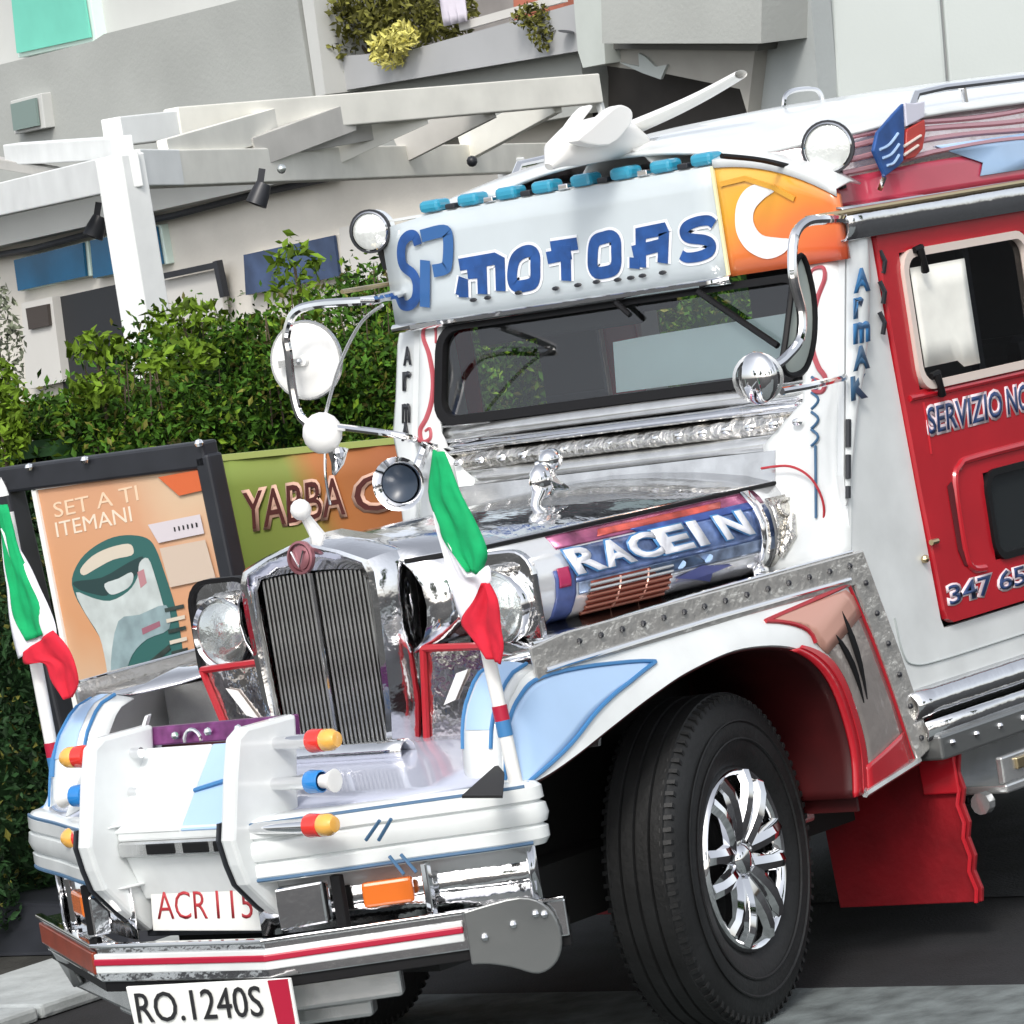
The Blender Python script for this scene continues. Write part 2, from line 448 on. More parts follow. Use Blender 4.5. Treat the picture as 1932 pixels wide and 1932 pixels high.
slab('lower_band', [(-11.445,-7.869,3.138),(-11.151,-6.598,2.948),(-11.183,-6.737,2.604),(-11.19,-6.767,2.751),(-11.324,-7.346,2.915),(-11.446,-7.873,3.038)], mat('tan_render', (.36, .35, .32), .9, var=.06), bld, .4)
slab('dark_opening', [(-11.976,-8.393,3.105),(-11.816,-7.698,2.963),(-11.675,-7.087,2.792),(-11.671,-7.07,2.262),(-11.996,-8.479,2.33)], mat('opening_dark', (.055, .05, .046), .9, var=.3, vscale=2), bld, .25)
slab('end_wall', [(-11.217,-6.439,3.803),(-11.141,-6.11,3.805),(-11.184,-6.296,1.985),(-11.33,-6.926,1.994),(-11.284,-6.73,2.824),(-11.274,-6.684,2.951),(-11.26,-6.623,2.985)], mat('cool_grey_render', (.40, .43, .43), .9, var=.08, vscale=1.2, bump=.2, bscale=35), bld, .15)
# small white mark on the soffit
slab('wall_mark', [(-11.392,-7.73,3.038),(-11.353,-7.562,2.99),(-11.351,-7.553,3.069),(-11.338,-7.495,3.036),(-11.322,-7.426,2.971),(-11.298,-7.325,2.969),(-11.315,-7.398,2.893),(-11.349,-7.543,2.95)], 'wallw', bld, .02)
# windows
def window(pts, glass, frame, off, fw, nm='window'):
    c = sum((V(p) for p in pts), V()) / len(pts)
    f = slab(nm, [V(p) + (V(p) - c).normalized() * fw for p in pts], frame, bld, .10, bevel=.006)
    g = G(); g.prism([V(p) + NF * .03 for p in pts], -NF * .02)
    part('pane', g, glass, f)
    return f
window([(-13.051,-14.115,4.821),(-12.856,-13.271,4.794),(-12.856,-13.27,3.98),(-13.073,-14.21,4.002)], 'greenblind', 'mint', 0, .05)
window([(-12.637,-13.922,3.623),(-12.564,-13.605,3.626),(-12.567,-13.621,3.435),(-12.64,-13.937,3.438)], mat('green_grey_pane', (.20, .27, .25), .3), 'wallg2', 0, .05)
window([(-13.558,-15.066,2.573),(-13.342,-14.133,2.605),(-13.349,-14.162,2.365),(-13.56,-15.077,2.345)], 'blueglass', 'mint', 0, .025)
window([(-13.32,-14.035,2.61),(-13.126,-13.196,2.622),(-13.125,-13.193,2.356),(-13.328,-14.072,2.341)], 'blueglass', 'mint', 0, .025)
window([(-12.9,-12.218,2.32),(-12.662,-11.184,2.344),(-12.665,-11.198,2.073),(-12.912,-12.268,2.047)], 'blueglass2', 'wallwarm', 0, .02)
slab('doorway', [(-13.474,-14.659,2.249),(-13.255,-13.709,2.274),(-13.21,-13.517,1.542),(-13.495,-14.751,1.56)], 'doorway', bld, .02)
slab('door_pillar', [(-13.487,-15.024,2.252),(-13.39,-14.606,2.26),(-13.4,-14.65,1.639),(-13.514,-15.144,1.619)], 'wallcream', bld, .1)
slab('vent', [(-13.436,-14.939,2.208),(-13.37,-14.651,2.213),(-13.374,-14.669,2.058),(-13.437,-14.944,2.051)], mat('vent_dark', (.06, .05, .045), .8), bld, .03)
slab('shutter_panel', [(-13.117,-13.247,2.24),(-12.957,-12.552,2.253),(-12.961,-12.57,1.915),(-13.129,-13.297,1.906)], 'wallcream', bld, .04)
g = G(); g.beam(*[(-13.064,-13.196,2.269),(-12.903,-12.496,2.284)], .05, .04); g.beam(*[(-12.904,-12.501,2.311),(-12.9,-12.482,2.059)], .05, .05)
part('shutter_frame', g, 'framek', bld)
g = G(); g.tube([(-13.63,-15.644,2.638),(-13.427,-14.767,2.626),(-13.198,-13.776,2.668),(-12.999,-12.912,2.672),(-12.778,-11.954,2.71),(-12.583,-11.111,2.72)], .025, 6)
part('conduit', g, 'framek', bld)
slab('white_panel', [(-12.602,-11.106,2.386),(-12.496,-10.643,2.392),(-12.497,-10.65,1.884),(-12.621,-11.185,1.863)], 'wallcream', bld, .04)
g = G()
for a, b in (((872, 50), (1064, -4)), ((880, 78), (1066, 26))): g.beam((-11.86,-9.222,3.463) if a[1] == 50 else (-11.855,-9.204,3.368), (-11.633,-8.239,3.49) if a[1] == 50 else (-11.636,-8.252,3.397), .05, .05)
part('balcony_rail', g, 'wallcream', bld)
g = G(); g.tube([(-11.515,-8.173,3.283),(-11.515,-8.172,3.286)], .05, 10)
part('drain_spout', g, 'framek', bld)

wb = thing('white_building', 'plain white rendered building with vertical panel joints above the vehicle roof', 'building', (-11.3, -4, 0))
NW = V((.85, .53, 0)).normalized()
p = [(-11.413,-6.154,3.926),(-11.808,-5.669,3.947),(-11.627,-5.718,2.08),(-11.247,-6.195,2.176)]
g = G(); g.prism(p, -V((.777,.629,0)) * .5); part('wall_panel', g, 'wallw', wb, bevel=.02)
p = [(-11.815,-5.66,3.945),(-12.85,-4.385,3.985),(-12.612,-4.477,1.829),(-11.634,-5.708,2.078)]
g = G(); g.prism(p, -V((.777,.629,0)) * .5); part('wall_panel', g, 'wallw', wb, bevel=.02)
g = G(); g.prism([(-11.438,-6.188,3.931),(-12.887,-4.404,3.989),(-12.644,-4.499,1.8),(-11.273,-6.225,2.148)], -V((.777,.629,0)) * .4); part('wall_joint', g, mat('joint_grey', (.34, .35, .36), .9), wb)

# things on the balcony
pot = thing('plant_pot', 'terracotta coloured pot box on the balcony ledge behind the white rail', 'plant pot', (-11.988,-8.887,3.37))
g = G(); g.prism([(-11.928,-8.851,3.628),(-11.821,-8.388,3.64),(-11.829,-8.424,3.408),(-11.937,-8.892,3.399)], -NF * .3); part('pot_body', g, 'pot', pot, bevel=.02)
g = G(); g.prism([(-11.905,-8.84,3.654),(-11.792,-8.353,3.665),(-11.794,-8.361,3.631),(-11.907,-8.848,3.619)], -NF * .34); part('pot_rim', g, 'pot', pot, bevel=.01)
cl = thing('folded_cloth', 'pale lilac cloth hanging over the balcony rail beside the shrub', 'cloth', (-11.819,-9.267,3.538))
g = G(); rows = []
for i in range(6):
    rows.append([V(lerp((-11.796,-9.3,3.741), (-11.747,-9.09,3.741), j / 8)) + V((0, 0, -.26 * i / 5)) + NF * .015 * math.sin(j * 2.1 + i * .4) for j in range(9)])
g.grid(rows); part('cloth', g, mat('lilac_cloth', (.66, .62, .70), .8), cl, smooth=True, solid=.01)

def blob(c, r):
    def f():
        while True:
            p = V((random.uniform(-1, 1), random.uniform(-1, 1), random.uniform(-1, 1)))
            if .35 < p.length < 1: return V(c) + V((p.x * r[0], p.y * r[1], p.z * r[2]))
    return f
def plant(name, label, cat, lumps, n, size, m, core=None, group=None, base=None, stems=None):
    t = thing(name, label, cat, base or lumps[0][0], group)
    g = G()
    tot = sum(r[0] * r[2] + r[1] * r[2] for c, r in lumps)
    for c, r in lumps: leaves(g, int(n * (r[0] * r[2] + r[1] * r[2]) / tot), blob(c, r), size)
    part('foliage', g, m, t, kind='stuff')
    g = G()
    for a, b in stems or [((base or lumps[0][0]), lumps[0][0])]:
        a, b = V(a), V(b); g.tube([a, lerp(a, b, .5) + V((.03, .02, 0)), b], [.02, .014, .006], 6)
    part('stem', g, 'bark', t)
    return t
Fp = [(-12.245,-10.447,3.603), (-12.116,-9.886,3.622), (-12.204,-10.492,3.441), (-12.018,-9.462,3.592), (-12.183,-10.18,3.767)]
plant('balcony_shrub', 'olive brown shrub spilling out of the balcony planter', 'shrub',
      [(Fp[0], (.3, .24, .26)), (Fp[1], (.3, .26, .26)), (Fp[2], (.2, .12, .16)), (Fp[3], (.25, .16, .20)), (Fp[4], (.3, .3, .25))], 3600, .055, 'leafo',
      base=(-12.311,-10.289,3.335), stems=[((-12.311,-10.289,3.335), Fp[0]), ((-12.286,-10.182,3.32), Fp[1])])
plant('flowering_plant', 'pale yellow flowering plant hanging over the planter edge', 'plant',
      [((-11.904,-9.86,3.422), (.14, .14, .13)), ((-11.806,-9.659,3.469), (.1, .1, .1))], 700, .045, 'flower', base=(-12.161,-10.085,3.279))
plant('trailing_plant', 'small trailing plant at the column end of the planter', 'plant',
      [((-11.568,-8.402,3.316), (.07, .08, .12)), ((-11.585,-8.476,3.423), (.1, .14, .08))], 420, .035, 'leafo', base=(-11.83,-8.651,3.309))

# ------------------------------------------------------------------ pergola
pg = thing('pergola', 'white painted timber pergola with slatted top in front of the grey building', 'pergola', (-4.83, -5.6, 0))
pa = V((-4.83, -5.58, 0))
g = G(); g.box((-4.90, -5.66, 0), (-4.75, -5.50, 2.70)); part('post', g, 'pergw', pg, bevel=.008)
pe = V((-9.953,-7.51,2.551))
g = G(); g.box((pe.x - .06, pe.y - .06, 0), (pe.x + .06, pe.y + .06, pe.z)); part('post', g, 'pergw', pg, bevel=.008)
pl = (-6.139,-7.775,2.669)
g = G(); g.beam((-4.80, -5.50, 2.63), pl, .09, .155); part('beam', g, 'pergw', pg, bevel=.006)
LB0, LB1 = V((-4.891,-5.572,2.631)), V((-10.742,-7.809,2.54))
g = G(); g.beam(LB0, LB1, .09, .160); part('beam', g, 'pergc', pg, bevel=.006)
g = G(); g.beam(LB0 + V((.03, .02, .005)), lerp(LB0, LB1, .07), .10, .16); part('beam_cap', g, 'pergw', pg, bevel=.006)
UB0, UB1 = V((-5.873,-6.21,2.849)), V((-9.335,-6.388,2.815))
g = G(); g.beam(UB0, UB1, .09, .155); part('beam', g, 'pergc', pg, bevel=.006)
g = G(); g.beam(V((-9.336,-6.387,2.821)), V((-9.346,-6.349,2.55)), .05, .03); part('end_trim', g, 'pergw', pg, bevel=.004)
g = G(); g.beam((-5.332,-6.08,2.835), (-5.915,-6.236,2.847), .10, .13); part('beam_cap', g, 'pergw', pg, bevel=.006)
g = G(); g.beam((-5.206,-5.91,2.754), (-6.12,-7.499,2.877), .10, .10); part('beam', g, 'pergw', pg, bevel=.006)
g = G(); g.beam((-5.691,-6.739,2.705), (-6.296,-7.92,2.896), .05, .05); part('strut', g, 'louvre', pg, bevel=.004)
for i in range(5):
    t = .06 + .17 * i
    a = lerp(LB0, LB1, t) + V((0, 0, .06)); b = lerp(UB0, UB1, min(1, t + .16)) + V((0, 0, -.03))
    g = G(); g.beam(a, lerp(a, b, .97), .05, .14); part('rafter', g, 'louvre' if i % 2 else 'pergc', pg, bevel=.003)
for i in range(4):
    t = .15 + .24 * i
    a = lerp((-4.83, -5.6, 2.64), pl, t); b = a + V((-2.6, -.5, .10))
    g = G(); g.beam(a, b, .04, .11); part('rafter', g, 'louvre', pg, bevel=.003)
g = G(); a = V((-7.648,-9.238,2.513)); 
for i, (pp, d) in enumerate((((-5.623,-5.526,2.458), 0), ((-5.59,-6.521,2.442), 1))):
    t = thing('spotlight', ('black spotlight hanging under the right beam of the pergola', 'black spotlight hanging under the left beam of the pergola')[i], 'spotlight', pp, 'spotlights under the pergola')
    c = V(pp)
    g = G(); g.lathe([(.0, -.05), (.035, -.05), (.045, .0), (.05, .05), (.04, .05), (.0, .03)], c, (.35, -.3, -.8), 14); part('housing', g, 'framek', t, smooth=True)
    g = G(); g.beam(c + V((0, 0, .02)), c + V((-.02, .02, .11)), .02, .03); part('bracket', g, 'framek', t)
for i, pp in enumerate(((-5.701,-5.441,2.571), (-8.727,-6.796,2.554))):
    t = thing('beam_lamp', ('small clear bulb fixed to the middle of the cream pergola beam', 'small black lamp fixed near the far end of the cream pergola beam')[i], 'lamp', pp)
    g = G(); g.ball(V(pp) + V((.06, .05, -.02)), (.022, .03)[i], 10); part('bulb', g, ('lens', 'framek')[i], t, smooth=True)
    g = G(); g.beam(V(pp) + V((.06, .05, 0)), V(pp) + V((.06, .05, .06)), .012, .012); part('holder', g, 'framek', t)

# ------------------------------------------------------------------ hedge row
def hedge(label, x0, x1, h, m, n, lean=0.0, h2=None, m2='leafy'):
    t = thing('hedge_shrub', label, 'hedge', ((x0 + x1) / 2, -3.45, 0), 'hedge shrubs along the kerb')
    h2 = h2 or h
    ph = random.uniform(0, 6)
    def top(x): 
        k = (x - x0) / (x1 - x0)
        return h + (h2 - h) * k + .10 * math.sin(x * 7 + ph) + .05 * math.sin(x * 17 + ph)
    def fr(x, z): return -3.02 - .10 * math.sin(x * 5 + z * 4 + ph) - .06 * math.sin(x * 13 - z * 9) - .05 * z
    def smp():
        x = random.uniform(x0, x1)
        tz = top(x)
        if random.random() < .62:
            z = random.uniform(.05, 1) ** .8 * tz; y = fr(x, z) - abs(random.gauss(0, .07))
        else:
            y = random.uniform(-3.95, -3.0); z = tz - abs(random.gauss(0, .10)) - .10 * (1 - min(1, (-2.95 - y) * 3)) + (random.random() < .10) * random.uniform(0, .13)
        return (x, y, z)
    g = G(); leaves(g, int(n * 3.2), smp, .029, mix=.26); part('foliage', g, [m, m2, 'leafo'], t, kind='stuff')
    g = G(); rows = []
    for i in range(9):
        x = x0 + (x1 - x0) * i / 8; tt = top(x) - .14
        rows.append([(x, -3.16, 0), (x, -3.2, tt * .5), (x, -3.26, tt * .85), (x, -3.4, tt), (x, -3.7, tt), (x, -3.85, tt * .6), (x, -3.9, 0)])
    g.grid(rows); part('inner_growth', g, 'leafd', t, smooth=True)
    g = G()
    for k in range(4):
        x = lerp((x0, 0, 0), (x1, 0, 0), .2 + .2 * k).x
        g.tube([(x, -3.3, 0), (x + .05, -3.28, .5), (x - .03, -3.35, 1.2)], [.03, .022, .012], 6)
    for k in range(26):
        x = random.uniform(x0, x1); z = top(x); y = random.uniform(-3.6, -3.1)
        g.tube([(x, y, z - .35), (x + random.uniform(-.06, .06), y + .04, z + random.uniform(.0, .12))], [.004, .002], 5)
    part('stem', g, 'bark', t)
    return t
hedge('low hedge shrub at the left end of the row beside the poster, leaves darkened to paint shadow', -1.98, -.6, 1.36, 'leafd', 6500, h2=1.14, m2='leafd')  # dark leaf colour paints the shadow at the hedge's left foot
plant('yellow_shrub', 'yellow green shrub tip at the far left edge above the poster', 'shrub', [((-1.74,-3.407,1.71), (.05, .12, .17)), ((-1.813,-3.488,1.838), (.07, .12, .10)), ((-1.762,-3.376,1.668), (.05, .1, .06))], 900, .036, 'leafy', base=((-1.757,-3.391,1.762)[0], (-1.757,-3.391,1.762)[1], 0))
hedge('dark green hedge shrub directly behind the coffee machine poster', -2.75, -1.95, 1.80, 'leaf', 8000, h2=1.64)
hedge('tall green hedge shrub behind the round mirror and the banner', -3.7, -2.75, 1.84, 'leaf', 9000)
hedge('green hedge shrub seen past the windshield of the vehicle', -5.2, -3.7, 1.95, 'leaf', 9000)
hedge('green hedge shrub behind the cab of the vehicle', -7.6, -5.2, 2.0, 'leaf', 8000)
for i, (pp, r, lab) in enumerate((((-3.19,-3.245,2.097), (.10, .10, .12), 'young light green sapling rising above the hedge before the dark shop window'),
                                  ((-2.618,-3.303,1.97), (.16, .16, .07), 'bright green shoots sticking out of the hedge top beside the pergola post'),
                                  ((-2.051,-3.202,1.918), (.10, .1, .06), 'pale leafy shoots low on the hedge top left of the pergola post'))):
    plant('sapling', lab, 'sapling', [(pp, r), (V(pp) + V((.1, .05, -.14)), r)], (240, 420, 260)[i], .042, 'leafy', base=(pp[0], pp[1], .0),
          stems=[((pp[0], pp[1], 0), pp)])
# foliage growing by the doorway at far left
plant('doorway_bush', 'dull grey green bush beside the doorway at the far left', 'bush', [((-5.446,-7.135,2.005), (.12, .14, .33))], 480, .04, mat('grey_green_leaf', (.16, .18, .12), .7, island=.6), base=((-5.486,-7.085,1.995)[0], (-5.486,-7.085,1.995)[1], 0))

# ------------------------------------------------------------------ trees on the far side of the street (seen only as reflections)
def tree(x, y, h, label):
    t = thing('street_tree', label, 'tree', (x, y, 0), 'trees across the street')
    g = G(); g.tube([(x, y, 0), (x + .1, y, h * .3), (x, y + .1, h * .6)], [.22, .16, .08], 8)
    for a in range(5): g.tube([(x + .1, y, h * .35), (x + math.cos(a * 1.3) * 1.2, y + math.sin(a * 1.3) * 1.2, h * .7)], [.08, .03], 6)
    part('trunk', g, 'bark', t, smooth=True)
    g = G()
    for k in range(9):
        c = (x + random.uniform(-1.5, 1.5), y + random.uniform(-1.5, 1.5), h * random.uniform(.55, .95))
        leaves(g, 350, blob(c, (1.2, 1.2, .9)), .28)
    part('crown', g, 'leaf', t, kind='stuff')
for x, y, h, l in ((20, 3, 7, 'straight in front of the bumper'), (22, -6, 8, 'farthest towards the kerb side'), (19, 12, 6, 'shortest of the row, behind the viewer'), (12, 19, 7, 'facing the near front wheel'), (2, 17, 7, 'facing the red door'), (-8, 16, 8, 'facing the rear of the vehicle')):
    tree(x, y, h, 'leafy green street tree across the road, ' + l)

# ------------------------------------------------------------------ poster stand and banner
ps = thing('poster_stand', 'black framed poster stand with an orange coffee machine poster', 'poster stand', (-1.25, -2.6, .03))
PX = -1.2
c4 = [V(q) for q in [(-1.2,-2.861,1.543),(-1.2,-1.968,1.543),(-1.2,-1.905,0.51),(-1.2,-2.77,0.497)]]
tl, tr, br, bl = c4
g = G(); g.beam(lerp(tl, tr, -.01), lerp(tl, tr, 1.02), .07, .085); part('frame_top', g, 'framek', ps, bevel=.01)
g = G(); g.beam(tl, bl + (bl - tl) * .75, .06, .085, (1, 0, 0)); part('frame_side', g, 'framek', ps, bevel=.01)
g = G(); g.beam(tr, br + (br - tr) * .6, .06, .07, (1, 0, 0)); part('frame_side', g, 'framek', ps, bevel=.01)
for q in ((-1.15,-2.703,1.575), (-1.15,-2.45,1.575), (-1.15,-1.951,1.581)):
    g = G(); g.ball(q, .014, 8); part('clip', g, 'chromes', ps, smooth=True)
g = G(); g.hexa([(-1.75, -3.5, .03), (-.9, -3.5, .03), (-.9, -2.35, .03), (-1.75, -2.35, .03), (-1.6, -3.4, .16), (-1.05, -3.4, .20), (-1.05, -2.45, .16), (-1.6, -2.45, .16)])
part('base', g, 'framek', ps, bevel=.02)
PQ = [V(q) for q in [(-1.185,-2.727,1.506),(-1.185,-1.992,1.514),(-1.185,-1.952,0.75),(-1.185,-1.747,0.356),(-1.185,-2.683,0.392)]]
g = G(); g.prism(PQ, (-.012, 0, 0))
part('poster', g, grad_mat('poster_print', [(0, (.60, .50, .36)), (.35, (.60, .30, .15)), (.7, (.62, .33, .19)), (.9, (.66, .50, .34)), (1, (.60, .13, .05))], (0, .55, .85), -.9, .22, .5, 4, .12), ps)
bord = part('poster_edge', (lambda g: (g.beam(PQ[0], PQ[1], .02, .016), g.beam(PQ[0], PQ[4], .02, .02, (1, 0, 0)), g)[-1])(G()), 'plate', ps)
PX2 = -1.178
def pp(pts, m, nm, d=.004, x=0): 
    g = G(); g.prism([V(q) + V((x, 0, 0)) for q in pts], (d, 0, 0)); return part(nm, g, m, ps)
grn = mat('print_dark_green', (.03, .12, .11), .5); gry = mat('print_pale_grey', (.50, .55, .54), .5, var=.15, vscale=14); gy2 = mat('print_mid_grey', (.25, .34, .36), .5, var=.2, vscale=16)
dkg = mat('print_near_black', (.03, .045, .04), .5, var=.5, vscale=20); bei = mat('print_beige', (.62, .55, .45), .5); blk = mat('print_shadow_green', (.02, .05, .05), .5)
LAY = [0]
def pr(pts, m, nm='machine_print'):
    if len(pts) > 6: pts = curve(pts, 3, closed=True)
    LAY[0] += 1; x = -1.1845 + .0003 * LAY[0]
    return pp([(x, *V(q)[1:]) for q in pts], m, nm, .0002)
Q = lambda *a: [V(q) for q in a]
pr([(-1.18,-2.628,1.202),(-1.18,-2.576,1.26),(-1.18,-2.5,1.298),(-1.18,-2.415,1.319),(-1.18,-2.335,1.319),(-1.18,-2.269,1.303),(-1.18,-2.239,1.267),(-1.18,-2.219,1.191),(-1.18,-2.195,1.071),(-1.18,-2.194,0.952),(-1.18,-2.21,0.817),(-1.18,-2.236,0.733),(-1.18,-2.327,0.687),(-1.18,-2.435,0.707),(-1.18,-2.484,0.764),(-1.18,-2.516,0.852),(-1.18,-2.532,0.971),(-1.18,-2.593,1.082),(-1.18,-2.626,1.146)], grn)
pr([(-1.18,-2.583,1.229),(-1.18,-2.522,1.266),(-1.18,-2.441,1.287),(-1.18,-2.355,1.293),(-1.18,-2.336,1.275),(-1.18,-2.349,1.255),(-1.18,-2.431,1.248),(-1.18,-2.517,1.224),(-1.18,-2.573,1.208)], bei)
pr([(-1.18,-2.621,1.191),(-1.18,-2.495,1.195),(-1.18,-2.369,1.233),(-1.18,-2.3,1.248),(-1.18,-2.321,1.216),(-1.18,-2.356,1.184),(-1.18,-2.445,1.164),(-1.18,-2.485,1.136),(-1.18,-2.549,1.147),(-1.18,-2.607,1.166)], blk)
pr([(-1.18,-2.486,1.174),(-1.18,-2.422,1.186),(-1.18,-2.361,1.202),(-1.18,-2.358,1.178),(-1.18,-2.387,1.153),(-1.18,-2.452,1.137),(-1.18,-2.478,1.146)], gry)
pr([(-1.18,-2.619,1.156),(-1.18,-2.552,1.134),(-1.18,-2.475,1.118),(-1.18,-2.389,1.142),(-1.18,-2.338,1.183),(-1.18,-2.318,1.229),(-1.18,-2.278,1.24),(-1.18,-2.26,1.177),(-1.18,-2.246,1.091),(-1.18,-2.238,1.023),(-1.18,-2.281,0.998),(-1.18,-2.373,0.984),(-1.18,-2.436,0.933),(-1.18,-2.484,0.868),(-1.18,-2.535,0.854),(-1.18,-2.538,0.923),(-1.18,-2.547,1.009),(-1.18,-2.592,1.085)], gry)
pr([(-1.18,-2.452,1.051),(-1.18,-2.355,1.065),(-1.18,-2.233,1.087),(-1.18,-2.236,1.012),(-1.18,-2.34,0.985),(-1.18,-2.416,0.939),(-1.18,-2.47,0.867),(-1.18,-2.517,0.849),(-1.18,-2.515,0.921)], gy2)
pr([(-1.18,-2.334,1.2),(-1.18,-2.304,1.208),(-1.18,-2.3,1.163),(-1.18,-2.331,1.148)], mat('print_rose', (.45, .22, .24), .5))
pr([(-1.18,-2.355,1.02),(-1.18,-2.272,1.039),(-1.18,-2.271,1.022),(-1.18,-2.355,1)], mat('print_plum', (.30, .12, .16), .5))
for k in range(6):
    t = k / 5.0
    a, b = lerp((-1.18,-2.5,0.841), (-1.18,-2.432,0.724), t), lerp((-1.18,-2.247,0.962), (-1.18,-2.249,0.768), t)
    pr([a, b, b + V((0, .004, -.016)), a + V((0, .006, -.020))], (dkg, gry, gy2)[k % 3])
for k in range(7):
    t = k / 6.0
    a, b = lerp((-1.18,-2.24,1.077), (-1.18,-2.24,0.87), t), lerp((-1.18,-2.155,1.085), (-1.18,-2.173,0.879), t)
    pr([a, b, b + V((0, 0, -.012)), a + V((0, 0, -.012))], (dkg, brn)[k % 2] if False else (dkg, bei)[k % 2])
pr([(-1.18,-2.408,0.829),(-1.18,-2.237,0.883),(-1.18,-2.188,0.833),(-1.18,-2.224,0.716),(-1.18,-2.38,0.7)], dkg)
pr([(-1.18,-2.32,0.824),(-1.18,-2.277,0.828),(-1.18,-2.281,0.77),(-1.18,-2.326,0.756)], gry)
pr([(-1.18,-2.25,1.346),(-1.18,-2.021,1.36),(-1.18,-2.016,1.299),(-1.18,-2.217,1.285)], mat('print_lilac', (.62, .57, .60), .5), 'poster_strip')
pr([(-1.18,-2.216,1.268),(-1.18,-2.016,1.279),(-1.18,-1.998,1.157),(-1.18,-2.198,1.142)], mat('print_pale_tan', (.58, .47, .38), .5), 'poster_strip')
a, b, c = V((-1.184,-2.658,1.402)), V((-1.184,-2.277,1.426)), V((-1.184,-2.658,1.463))
text('poster_text', 'SET A TI', a, (b - a), (c - a) * .8, mat('print_peach', (.80, .60, .42), .5), ps, .0008, bold=0)
a, b, c = V((-1.184,-2.663,1.339)), V((-1.184,-2.32,1.363)), V((-1.184,-2.663,1.399))
text('poster_text', 'ITEMANI', a, (b - a), (c - a) * .8, mat('print_cream', (.80, .68, .54), .5), ps, .0008, bold=0)
for k in range(6):
    a = lerp((-1.18,-2.141,1.315), (-1.18,-2.025,1.323), k / 6.0); pr([a, a + V((0, .007, .0)), a + V((0, .007, .013)), a + V((0, 0, .015))], 'ink', 'print_mark')
pr([(-1.18,-2.171,1.491),(-1.18,-1.995,1.498),(-1.18,-1.992,1.433),(-1.18,-2.094,1.425)], mat('print_orange_red', (.62, .13, .04), .5), 'poster_strip')

bn = thing('banner', 'green and orange banner with the word YABBA hung before the hedge', 'banner', (-1.7,-2.499,0.918))
c4 = [V(q) for q in [(-1.7,-2.423,1.502),(-1.7,-1.51,1.483),(-1.7,-1.524,0.886),(-1.7,-2.428,0.896)]]
g = G(); rows = []
for i in range(7):
    rows.append([lerp(lerp(c4[0], c4[1], j / 10), lerp(c4[3], c4[2], j / 10), i / 6) + V((.006 * math.sin(j * 1.7 + i), 0, 0)) for j in range(11)])
g.grid(rows)
part('cloth', g, grad_mat('banner_print', [(0, (.20, .28, .05)), (.42, (.22, .27, .06)), (.56, (.42, .16, .05)), (1, (.30, .09, .03))], (0, 1, .15), -2.45 + .2, -1.55 + .2, .6, 3, .15), bn, smooth=True, solid=.004)
g = G(); g.beam(c4[0] + V((0, 0, .0)), c4[1], .02, .02); part('top_rail', g, mat('lime_strip', (.34, .40, .12), .5), bn)
for e in (c4[3], c4[2]):
    g = G(); g.tube([e + V((-.02, 0, .2)), V((e.x - .02, e.y, .03))], .012, 6); part('leg', g, 'framek', bn)
fr = [(-1.692,-2.318,1.258),(-1.692,-1.876,1.273),(-1.692,-2.301,1.379),(-1.692,-1.832,1.269),(-1.692,-1.679,1.276),(-1.692,-1.821,1.384)]
for nm, mm, bo, dx in (('letters', mat('banner_edge_cream', (.66, .42, .32), .6), .055, 0), ('letters', mat('banner_ink', (.085, .02, .018), .6), .0, .0015)):
    a, b, c = V(fr[0]), V(fr[1]), V(fr[2]); e = bo * .25
    text(nm, 'YABBA', a + V((dx, 0, 0)), b - a, c - a, mm, bn, .001, bold=bo)
    a, b, c = V(fr[3]), V(fr[4]), V(fr[5])
    text(nm, 'C', a + V((dx, 0, 0)), b - a, c - a, mm, bn, .001, bold=bo)

# ================================================================== THE JEEPNEY
J = thing('jeepney', 'white red and chrome decorated jeepney with a long hood parked beside the kerb', 'jeepney', (0, 0, 0))
def xf(z): return -.655 - .285 * (z - 1.25)          # raked front plane of the cab
SIDE = .745

# ---- chassis and underbody
g = G(); g.box((-4.3, -.42, .34), (.85, -.30, .50)); g.box((-4.3, .30, .34), (.85, .42, .50)); g.box((-4.2, -.66, .52), (-.75, .66, .62)); g.box((-.1, -.7, .36), (.1, .62, .46))
g.box((.45, -.40, .40), (.62, .40, .70)); g.box((-.5, -.28, .36), (.35, .28, .95))
part('chassis', g, 'under', J)
g = G(); g.box((-.62, .50, .50), (-.50, .60, .64)); g.box((-.63, .34, .40), (-.56, .52, .52)); part('battery_box', g, 'steel', J, bevel=.01)

# ---- cab sides
def side_poly(sy):
    g = G()
    def pr(pts): g.prism([(x, sy * (SIDE - .02), z) for x, z in pts], (0, sy * .02, 0))
    fr = [(xf(z) if z > 1.08 else -.655 - (1.08 - z) * .33, z) for z in (.70, .9, 1.08, 1.3, 1.6, 1.98)]
    pr([(-1.045, .74), (-.78, .70)] + fr[1:] + [(-.962, 1.98), (-.975, 1.6), (-.998, 1.2), (-1.02, .86)])
    pr([(-1.045, .74), (-1.02, .86), (-1.03, .835), (-1.86, .835), (-1.86, .70), (-1.0, .665), (-.86, .675), (-.78, .70)])
    pr([(-.964, 1.908), (-.962, 1.98), (-1.86, 1.98), (-1.86, 1.908)])
    pr([(-1.86, .70), (-1.86, 1.40), (-4.2, 1.40), (-4.2, .70)])
    pr([(-1.86, 1.86), (-1.86, 1.98), (-4.2, 1.98), (-4.2, 1.86)])
    for a in (-1.86, -2.62, -3.38, -4.11): pr([(a, 1.40), (a, 1.86), (a - .09, 1.86), (a - .09, 1.40)])
    return g
for sy in (1, -1):
    part('side_panel', side_poly(sy), 'white', J)
